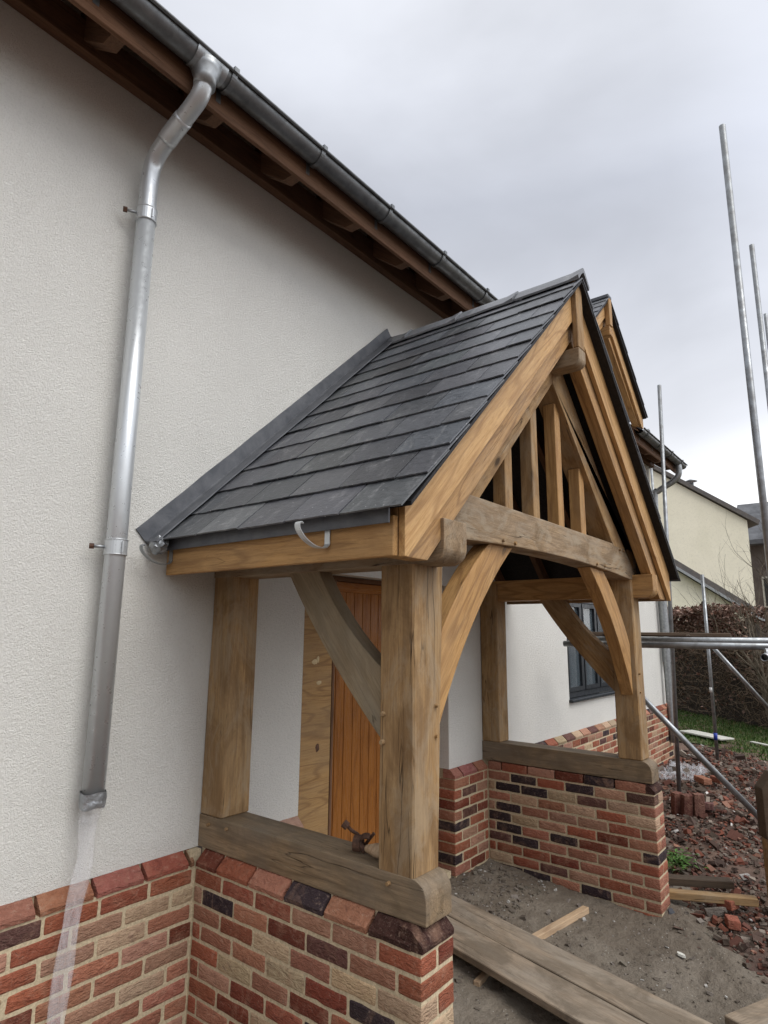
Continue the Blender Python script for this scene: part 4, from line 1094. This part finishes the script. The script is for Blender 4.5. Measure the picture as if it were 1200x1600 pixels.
while cnt < 3200:
    x = rr.uniform(.1, 3.4); y = rr.uniform(-3.2, -.06)
    if rub_side(x, y) > .0 or (x > 2.72 and y > -1.36): continue
    if rr.random() > (1.0 if y > -.62 else .16): continue
    c = rr.choice([(.5, .49, .46), (.12, .10, .08), (.16, .14, .11), (.20, .175, .15), (.14, .12, .10)]); sz = .005 + rr.expovariate(1 / .0085)
    if c[0] == .5: sz *= .62
    chunk(bm, lay, (x, y, z_screed(x, y) + sz * .1), min(sz, .045), c); cnt += 1
tag(link('gravel_crumbs', bm, M_RUBBLE), 'loose grit and pale crumbs strewn over the muddy concrete inside the porch', 'gravel', kind='stuff')

def loose_brick(loc, rot, col, label, d=(.215, .102, .065)):
    bm, lay = bm_tone(); add_brick(bm, lay, (0, 0, 0), d, col, r=.006, wob=.004)
    bmesh.ops.recalc_face_normals(bm, faces=bm.faces)
    m = Matrix.Translation(loc) @ Matrix.Rotation(rot[2], 4, 'Z') @ Matrix.Rotation(rot[1], 4, 'Y') @ Matrix.Rotation(rot[0], 4, 'X')
    o = link('loose_brick', bm, M_BRICK, None, m); return tag(o, label, 'brick', 'loose bricks in the rubble')
loose_brick((6.72, -.78, .13), (0, .0, .75), (.30, .13, .08), 'orange brick lying flat in the rubble, left one of the side by side pair')
loose_brick((6.86, -.93, .13), (0, .03, .72), (.26, .10, .065), 'orange brick lying flat in the rubble, right one of the side by side pair')
loose_brick((5.42, -.80, .12), (0, 1.5, .9), (.15, .055, .04), 'red brick standing on end at the foot of the scaffold pole, leftmost of the row')
loose_brick((5.40, -.90, .12), (0, 1.45, .85), (.11, .04, .03), 'dark red brick standing on end, middle of the row by the scaffold pole foot')
loose_brick((5.46, -1.0, .13), (.1, 1.5, .7), (.17, .08, .06), 'mottled red brick standing on end, right end of the row by the scaffold pole foot')
loose_brick((5.60, -1.06, .10), (0, .15, .2), (.13, .06, .055), 'dark brown brick lying at a slant beside the row of upright bricks')
loose_brick((3.17, -1.66, .055), (0, .05, 1.2), (.30, .10, .06), 'bright red half brick below the pale ended timber', (.11, .1, .06))
loose_brick((2.87, -1.74, .05), (.1, .0, .4), (.29, .095, .06), 'broken bright red brick at the edge of the mud near the timber post', (.10, .075, .055))
loose_brick((2.98, -1.62, .045), (.3, .2, 2.), (.16, .14, .12), 'grey broken brick lying on the edge of the mud', (.13, .085, .05))

def chip(name, loc, sz, col, label, cat, seed):
    r2 = random.Random(seed); bm, lay = bm_tone(); n = 9; top, bot = [], []
    for k in range(n):
        a = 2 * math.pi * k / n; q = r2.uniform(.65, 1.1); p = Vector((math.cos(a) * sz[0] * q, math.sin(a) * sz[1] * q, 0)); top.append(bm.verts.new(p * .85 + Vector((0, 0, sz[2])))); bot.append(bm.verts.new(p))
    fs = [bm.faces.new(top), bm.faces.new(bot[::-1])] + [bm.faces.new((bot[k], bot[(k + 1) % n], top[(k + 1) % n], top[k])) for k in range(n)]
    for f in fs:
        for l_ in f.loops: l_[lay] = (*col, 1)
    return tag(link(name, bm, M_RUBBLE, None, Matrix.Translation(loc) @ Matrix.Rotation(.12, 4, 'X')), label, cat)
chip('slate_chip', (2.86, -1.375, .02), (.055, .03, .008), (.07, .075, .085), 'flat grey slate chip on the mud at the foot of the far brick pillar', 'slate chip', 1)
chip('pale_stone', (2.32, -1.555, .0), (.015, .036, .012), (.62, .62, .56), 'elongated white stone lying alone on the brown mud', 'stone', 2)
def weed(loc, n, size, label, seed):
    r2 = random.Random(seed); bm, lay = bm_tone()
    for k in range(n):
        a = r2.uniform(0, 6.28); rad = abs(r2.gauss(0, size * .9)); b = Vector(loc) + Vector((math.cos(a) * rad, math.sin(a) * rad * .7, 0)); hgt = r2.uniform(.03, .09)
        tip = b + Vector((r2.gauss(0, .03), r2.gauss(0, .03), hgt)); L_ = r2.uniform(.03, .07); d = Vector((r2.gauss(0, 1), r2.gauss(0, 1), r2.uniform(-.2, .6))).normalized(); s_ = d.cross(Vector((0, 0, 1))).normalized() * L_ * .22
        g_ = r2.uniform(.7, 1.3); col = (.075 * g_, .17 * g_, .03 * g_)
        P = [tip, tip + d * L_ * .45 + s_, tip + d * L_ - Vector((0, 0, .012)), tip + d * L_ * .45 - s_]; f = bm.faces.new([bm.verts.new(p) for p in P])
        st_ = bm.faces.new([bm.verts.new(p) for p in (b, b + Vector((.003, 0, 0)), tip)])
        for q in (f, st_):
            for l_ in q.loops: l_[lay] = (*col, 1)
    return tag(link('weed_patch', bm, M_LEAF), label, 'weeds', kind='stuff')
weed((3.72, -1.20, .03), 170, .10, 'low bright green weed patch just right of the far brick pillar', 1)

# grass
bm, lay = bm_tone(); rg = random.Random(5); cnt = 0
while cnt < 26000:
    x = 9 + 7 * rg.random(); y = rg.uniform(-4.5, 2.6)
    if lawn_side(x, y) < rg.gauss(.02, .07): continue
    z = .05 + .03 * fbm(x, y, .7, 5); h_ = rg.uniform(.025, .075); a = rg.uniform(0, 3.14); w_ = .012
    g_ = rg.uniform(.65, 1.35); col = (.060 * g_, .115 * g_, .022 * g_) if rg.random() > .12 else (.15 * g_, .13 * g_, .05 * g_)
    dx, dy = math.cos(a) * w_, math.sin(a) * w_
    f = bm.faces.new([bm.verts.new(p) for p in ((x - dx, y - dy, z), (x + dx, y + dy, z), (x + rg.gauss(0, .02), y + rg.gauss(0, .02), z + h_))])
    for l_ in f.loops: l_[lay] = (*col, 1)
    cnt += 1
tag(link('grass', bm, M_GRASS), 'short green lawn grass in front of the beech hedge', 'grass', kind='stuff')
# pale boards on the lawn
tag(beam('pale_board', (10.9, .36, .12), (10.35, -.42, .12), .30, .03, M_WHITEPL, None, wob=.004), 'wide off-white board lying on the lawn left of the thin scaffold pole', 'board')
tag(beam('pale_strip', (10.5, -.75, .10), (9.75, -1.7, .10), .07, .02, M_WHITEPL, None), 'long thin pale strip lying on the lawn at the right', 'strip')
# crumpled polythene
bm = bmesh.new(); bmesh.ops.create_grid(bm, x_segments=26, y_segments=22, size=.5)
for v in bm.verts:
    q = v.co.copy(); v.co = Vector((q.x * 1.1 + .05 * noise.noise(q * 5), q.y * .5 + .05 * noise.noise(q * 5 + Vector((9, 0, 0))), abs(noise.fractal(q * 5, 1, 2, 4)) * .16))
bmesh.ops.translate(bm, verts=bm.verts, vec=(7.3, -.42, .05))
mcr, tcr, bcr = newmat('crumpled_polythene'); bcr.inputs['Base Color'].default_value = (.72, .73, .76, 1); bcr.inputs['Roughness'].default_value = .25; bcr.inputs['Alpha'].default_value = .2
tag(link('plastic_sheet', bm, mcr, smooth=False), 'crumpled clear plastic sheet in the rubble beside the scaffold pole', 'plastic sheet')

# ================================================================== SCAFFOLDING
scf = tag(empty('scaffolding', (4, -1.8, 0)), 'galvanised tube scaffolding standing at the right of the porch', 'scaffolding')
tr = .0242
def stand(x, y, z0, z1, r=tr): return hollow('upright', (x, y, z0), (x, y, z1), r, M_TUBE, scf)
PTOP1 = (3.0, -2.145, 5.84); PTOP3 = (6.217, -.763, 5.06)
UPRIGHTS = (((3.125, -2.13, 0), PTOP1),
            ((4.97, -2.07, 0), (4.97, -2.07, 5.88)),
            ((6.09, -.66, .03), PTOP3),
            ((8.62, -.585, .03), (8.60, -.60, 2.78)),
            ((10.9, .62, 0), (10.9, .62, 6.0)),
            ((7.93, -1.87, 0), (7.93, -1.87, 6.45)))
for a, b in UPRIGHTS: hollow('upright', a, b, tr, M_TUBE, scf)
LX = 3.20
hollow('ledger', (LX, -2.32, 1.785), (LX, -.56, 1.777), tr, M_TUBE, scf)
hollow('ledger', (LX + .10, -2.22, 1.822), (LX + .10, -.80, 1.815), tr, M_GALVDULL, scf)
hollow('diagonal_brace', (3.45, -.90, 1.56), (4.02, -1.88, .33), tr, M_TUBE, scf)
hollow('diagonal_brace', (7.05, -.95, 1.72), (7.78, -1.58, .72), tr, M_TUBE, scf)
hollow('transom', (2.72, -2.09, 1.722), (3.9, -2.0, 1.728), tr, M_TUBE, scf)
def coupler(p, par=scf):
    p = Vector(p); bm = bmesh.new()
    arc_strap(bm, p, .0255, R(-40), R(280), .045, R(90), th=.006); arc_strap(bm, p + Vector((0, 0, .02)), .0255, R(-100), R(200), .04, R(20), th=.006)
    add_box(bm, (p.x - .02, p.x + .02), (p.y - .05, p.y - .03), (p.z - .02, p.z + .03)); add_box(bm, (p.x - .045, p.x - .03), (p.y - .02, p.y + .02), (p.z - .025, p.z + .01))
    bmesh.ops.recalc_face_normals(bm, faces=bm.faces); return link('coupler', bm, M_GALV, par)
for (zz, hh, mm) in ((.34, .10, 'blue_tape'), (1.02, .07, 'white_tape')):
    tube(mm, [(8.62 - .008 * zz, -.585, zz), (8.62 - .008 * zz, -.585, zz + hh)], tr + .003, mat_simple(mm, (.02, .05, .35) if mm[0] == 'b' else (.7, .7, .68), .5, .1, 20, 0), scf, 12)
coupler((2.98, -2.085, 1.724)); coupler((3.2, -2.16, 1.785)); coupler((6.12, -.63, 1.8)); coupler((3.085, -2.15, 1.83))
# boards resting on the ledgers
tag(beam('scaffold_board', (3.9, -.45, 1.86), (4.6, -1.55, 1.86), .225, .038, M_ENDGRAIN, None, wob=.002), 'dark wet scaffold board resting on top of the tubes beyond the porch', 'scaffold board')
tag(beam('scaffold_board', (3.36, -.85, 1.855), (3.40, -1.50, 1.855), .14, .014, M_ENDGRAIN, None, wob=.002), 'thin dark board lying on the double scaffold tube, end near the porch', 'scaffold board')

# ================================================================== HEDGE, SHRUB, NEIGHBOURS
hedge = tag(empty('beech_hedge', (12.5, 0, 0)), 'tall beech hedge with coppery brown leaves on top and dark bare twigs below', 'hedge')
HA, HB = Vector((15.4, 2.6, 0)), Vector((9.9, -3.2, 0)); hd = (HB - HA).normalized(); hn = Vector((hd.y, -hd.x, 0))   # hn: across the hedge
if hn.x > 0: hn = -hn                                       # towards the camera
HL = (HB - HA).length; rh = random.Random(17)
u_of = lambda x: (x - HA.x) / hd.x
def htop(u): return 2.50 + .12 * noise.noise(Vector((u * 1.4, 0, 0))) - (.75 if u > u_of(12.95) else 0) * min(1, (u - u_of(12.95)) / .4)
bm = bmesh.new(); nu, nv = 60, 16; gr = []
for i in range(nu + 1):
    u = HL * i / nu; row = []
    for j in range(nv + 1):
        an = math.pi * j / nv; z = max(0, math.sin(an)) ** .45 * (htop(u) - .3); off = math.cos(an) * .38 + .06 * noise.noise(Vector((u * 3, j * .8, 0)))
        p = HA + hd * u - hn * .75 + hn * off; row.append(bm.verts.new((p.x, p.y, z)))
    gr.append(row)
for a, b in zip(gr, gr[1:]):
    for j in range(nv): bm.faces.new((a[j], a[j + 1], b[j + 1], b[j]))
bmesh.ops.recalc_face_normals(bm, faces=bm.faces)
link('dark_core', bm, mat_simple('core_shade', (.022, .016, .011), .95, .5, 14, 1., .05, col2=(.05, .036, .024)), hedge)  # dark core added to block light, inner shade of the hedge as colour
bm = bmesh.new()
for k in range(4200):
    u = rh.uniform(0, HL); z = rh.uniform(.02, 1) ** .9 * (htop(u) - .12); p = HA + hd * u - hn * .75 + hn * (.40 + rh.gauss(0, .06)); p.z = z
    d = (hd * rh.gauss(0, 1) + hn * rh.gauss(.1, .45) + Vector((0, 0, rh.gauss(.15, .55)))).normalized(); L_ = rh.uniform(.15, .5); r_ = rh.uniform(.0025, .007)
    q = p + d * L_ * .5 + Vector((rh.gauss(0, .03), rh.gauss(0, .03), rh.gauss(0, .03))); e = p + d * L_
    s_ = d.cross(hn).normalized() * r_; t_ = d.cross(s_).normalized() * r_
    ra = [bm.verts.new(p + w_) for w_ in (s_, -s_ * .5 + t_, -s_ * .5 - t_)]; rb = [bm.verts.new(q + w_ * .8) for w_ in (s_, -s_ * .5 + t_, -s_ * .5 - t_)]; tp_ = bm.verts.new(e)
    for i in range(3): bm.faces.new((ra[i], ra[(i + 1) % 3], rb[(i + 1) % 3], rb[i])); bm.faces.new((rb[i], rb[(i + 1) % 3], tp_))
link('twigs', bm, M_TWIG, hedge)
bm, lay = bm_tone()
for k in range(15000):
    u = rh.uniform(0, HL); ht = htop(u); t_ = rh.random()
    z = ht - abs(rh.gauss(0, .30)) if t_ < .86 else rh.uniform(.2, ht)
    if u > u_of(12.8) and rh.random() < .9: continue
    an = rh.uniform(0, math.pi); off = math.cos(an) * .45 if z > ht - .1 else (.45 + rh.gauss(0, .06)) * (1 if rh.random() < .8 else -1)
    p = HA + hd * u - hn * .75 + hn * off; p.z = z + rh.gauss(0, .03)
    d = Vector((rh.gauss(0, 1), rh.gauss(0, 1), rh.gauss(-.2, .8))).normalized(); s_ = d.cross(Vector((rh.gauss(0, 1), rh.gauss(0, 1), 1))).normalized(); L_ = rh.uniform(.06, .105)
    g_ = rh.uniform(.5, 1.35); col = (.15 * g_, .075 * g_, .05 * g_) if rh.random() < .7 else (.32 * g_, .21 * g_, .165 * g_)
    f = bm.faces.new([bm.verts.new(q) for q in (p, p + d * L_ * .5 + s_ * L_ * .3, p + d * L_, p + d * L_ * .5 - s_ * L_ * .3)])
    for l_ in f.loops: l_[lay] = (*col, 1)
link('leaves', bm, M_LEAF, hedge)

# bare shrub in front of the neighbour's wall
shrub = tag(empty('bare_shrub', (11.7, -1.3, 0)), 'leafless shrub with thin upright branches at the right, above the hedge', 'shrub'); rs = random.Random(4)
bm = bmesh.new(); bt = bmesh.new()
def grow(p, d, L_, r, lev):
    n = 4; pts = [p]; dd = d.copy()
    for i in range(n):
        dd = (dd + Vector((rs.gauss(0, .13), rs.gauss(0, .13), rs.gauss(.03, .10)))).normalized(); pts.append(pts[-1] + dd * L_ / n)
    tube_bm(pts, r, 5 if lev < 2 else 3, bm if lev < 2 else bt, False, [r * (1 - .45 * i / n) for i in range(n + 1)])
    if lev < 4:
        for k in range(3 if lev < 3 else 2):
            i = rs.randint(1, n); nd = (dd + Vector((rs.gauss(0, .5), rs.gauss(0, .5), rs.gauss(.25, .3)))).normalized(); grow(pts[i], nd, L_ * rs.uniform(.5, .8), r * .5, lev + 1)
for k in range(9):
    a = rs.uniform(0, 6.28); grow(Vector((11.7 + .25 * math.cos(a), -1.22 + .3 * math.sin(a), 0)), Vector((rs.gauss(0, .12), rs.gauss(0, .16), 1)).normalized(), rs.uniform(1.6, 2.1), .030, 0)
link('branches', bm, M_BARK, shrub); link('twigs', bt, M_BARK, shrub)

# neighbour's cream house
nb = tag(empty('neighbour_house', (26, 5, 0)), 'cream rendered house beyond the hedge with a long sloping verge', 'house')
def solid(name, pts, x0, x1, mat, par, T=None):
    bm = bmesh.new(); a = [bm.verts.new((x0, *p)) for p in pts]; b = [bm.verts.new((x1, *p)) for p in pts]; bm.faces.new(a); bm.faces.new(b[::-1])
    for i in range(len(pts)): bm.faces.new((a[i], b[i], b[(i + 1) % len(pts)], a[(i + 1) % len(pts)]))
    bmesh.ops.recalc_face_normals(bm, faces=bm.faces); return link(name, bm, mat, par, T)
T1 = frame((24, .8, 0), (1, .6, 0), (0, 0, 1)); T2 = frame((22.4, .8, 0), (1, .6, 0), (0, 0, 1))
solid('gable_wall', [(0, -.1), (0, 6.04), (4.2, 8.66), (8.4, 6.04), (8.4, -.1)], 0, 9, M_CREAM, nb, T1)
solid('roof', [(-.35, 5.86), (4.2, 8.70), (4.2, 8.86), (-.40, 6.02)], -.12, 9.3, M_NEIGHROOF, nb, T1)
solid('roof', [(8.75, 5.86), (8.80, 6.02), (4.2, 8.86), (4.2, 8.70)], -.12, 9.3, M_NEIGHROOF, nb, T1)
tube('chimney_pot', [(23.6, 2.5, 7.0), (23.6, 2.5, 7.62)], .10, M_GALVDULL, nb, 12); tube('cowl', [(23.6, 2.5, 7.68), (23.6, 2.5, 7.76)], .24, M_GALVDULL, nb, 12, radii=[.24, .05])
ext = tag(empty('lean_to', (22.5, 3, 0)), 'cream lean-to with a grey sloping roof edge in front of the neighbouring house', 'outbuilding')
solid('wall', [(.15, -.1), (.15, 2.66), (5, 5.93), (5, -.1)], 0, 1.36, M_CREAM, ext, T2)
solid('roof', [(-.50, 2.26), (5.1, 6.02), (5.1, 6.30), (-.50, 2.54)], -.2, 1.35, M_NEIGHROOF, ext, T2)
solid('verge_board', [(-.40, 2.27), (5.1, 5.96), (5.1, 6.06), (-.40, 2.37)], -.25, -.21, M_GALVDULL, ext, T2)
solid('corner_post', [(-.25, 0), (-.25, 2.38), (-.02, 2.5), (-.02, 0)], 0., .2, M_BARK, ext, T2)
# further house with a dark slate roof at the far right
h3 = tag(empty('far_house', (34, -4, 0)), 'dark timbered house with a grey slate roof at the far right edge', 'house')
solid('wall', [(-9, -.1), (-9, 6.3), (1.9, 6.3), (1.9, -.1)], 31, 39, mat_simple('dark_boarding', (.075, .055, .05), .85, .4, 1.2, .5, .05, col2=(.16, .14, .13)), h3)
def roof3():
    bm = bmesh.new(); v = [bm.verts.new(p) for p in ((30.3, 2.4, 6.15), (30.3, -9.5, 6.15), (33.2, -9.5, 8.35), (33.2, 2.4, 8.35), (30.3, 2.4, 5.95), (30.3, -9.5, 5.95), (38, -9.5, 5.95), (38, 2.4, 5.95))]
    for f in ((0, 1, 2, 3), (0, 4, 5, 1), (4, 7, 6, 5), (2, 6, 7, 3), (0, 3, 7, 4), (1, 5, 6, 2)): bm.faces.new([v[i] for i in f])
    bmesh.ops.recalc_face_normals(bm, faces=bm.faces); return bm
link('roof', roof3(), mat_simple('grey_tiles', (.13, .135, .145), .6, .3, 2.2, .6, .05), h3)
for k in range(3):
    y = .9 - k * 2.1; bm = bmesh.new(); add_box(bm, (30.94, 30.99), (y - .5, y + .5), (3.1, 4.5)); wn = link('window', bm, M_WHITEPL, h3)
    bm = bmesh.new(); add_box(bm, (30.90, 30.935), (y - .42, y + .42), (3.18, 4.42)); link('pane', bm, M_BLACK, wn)
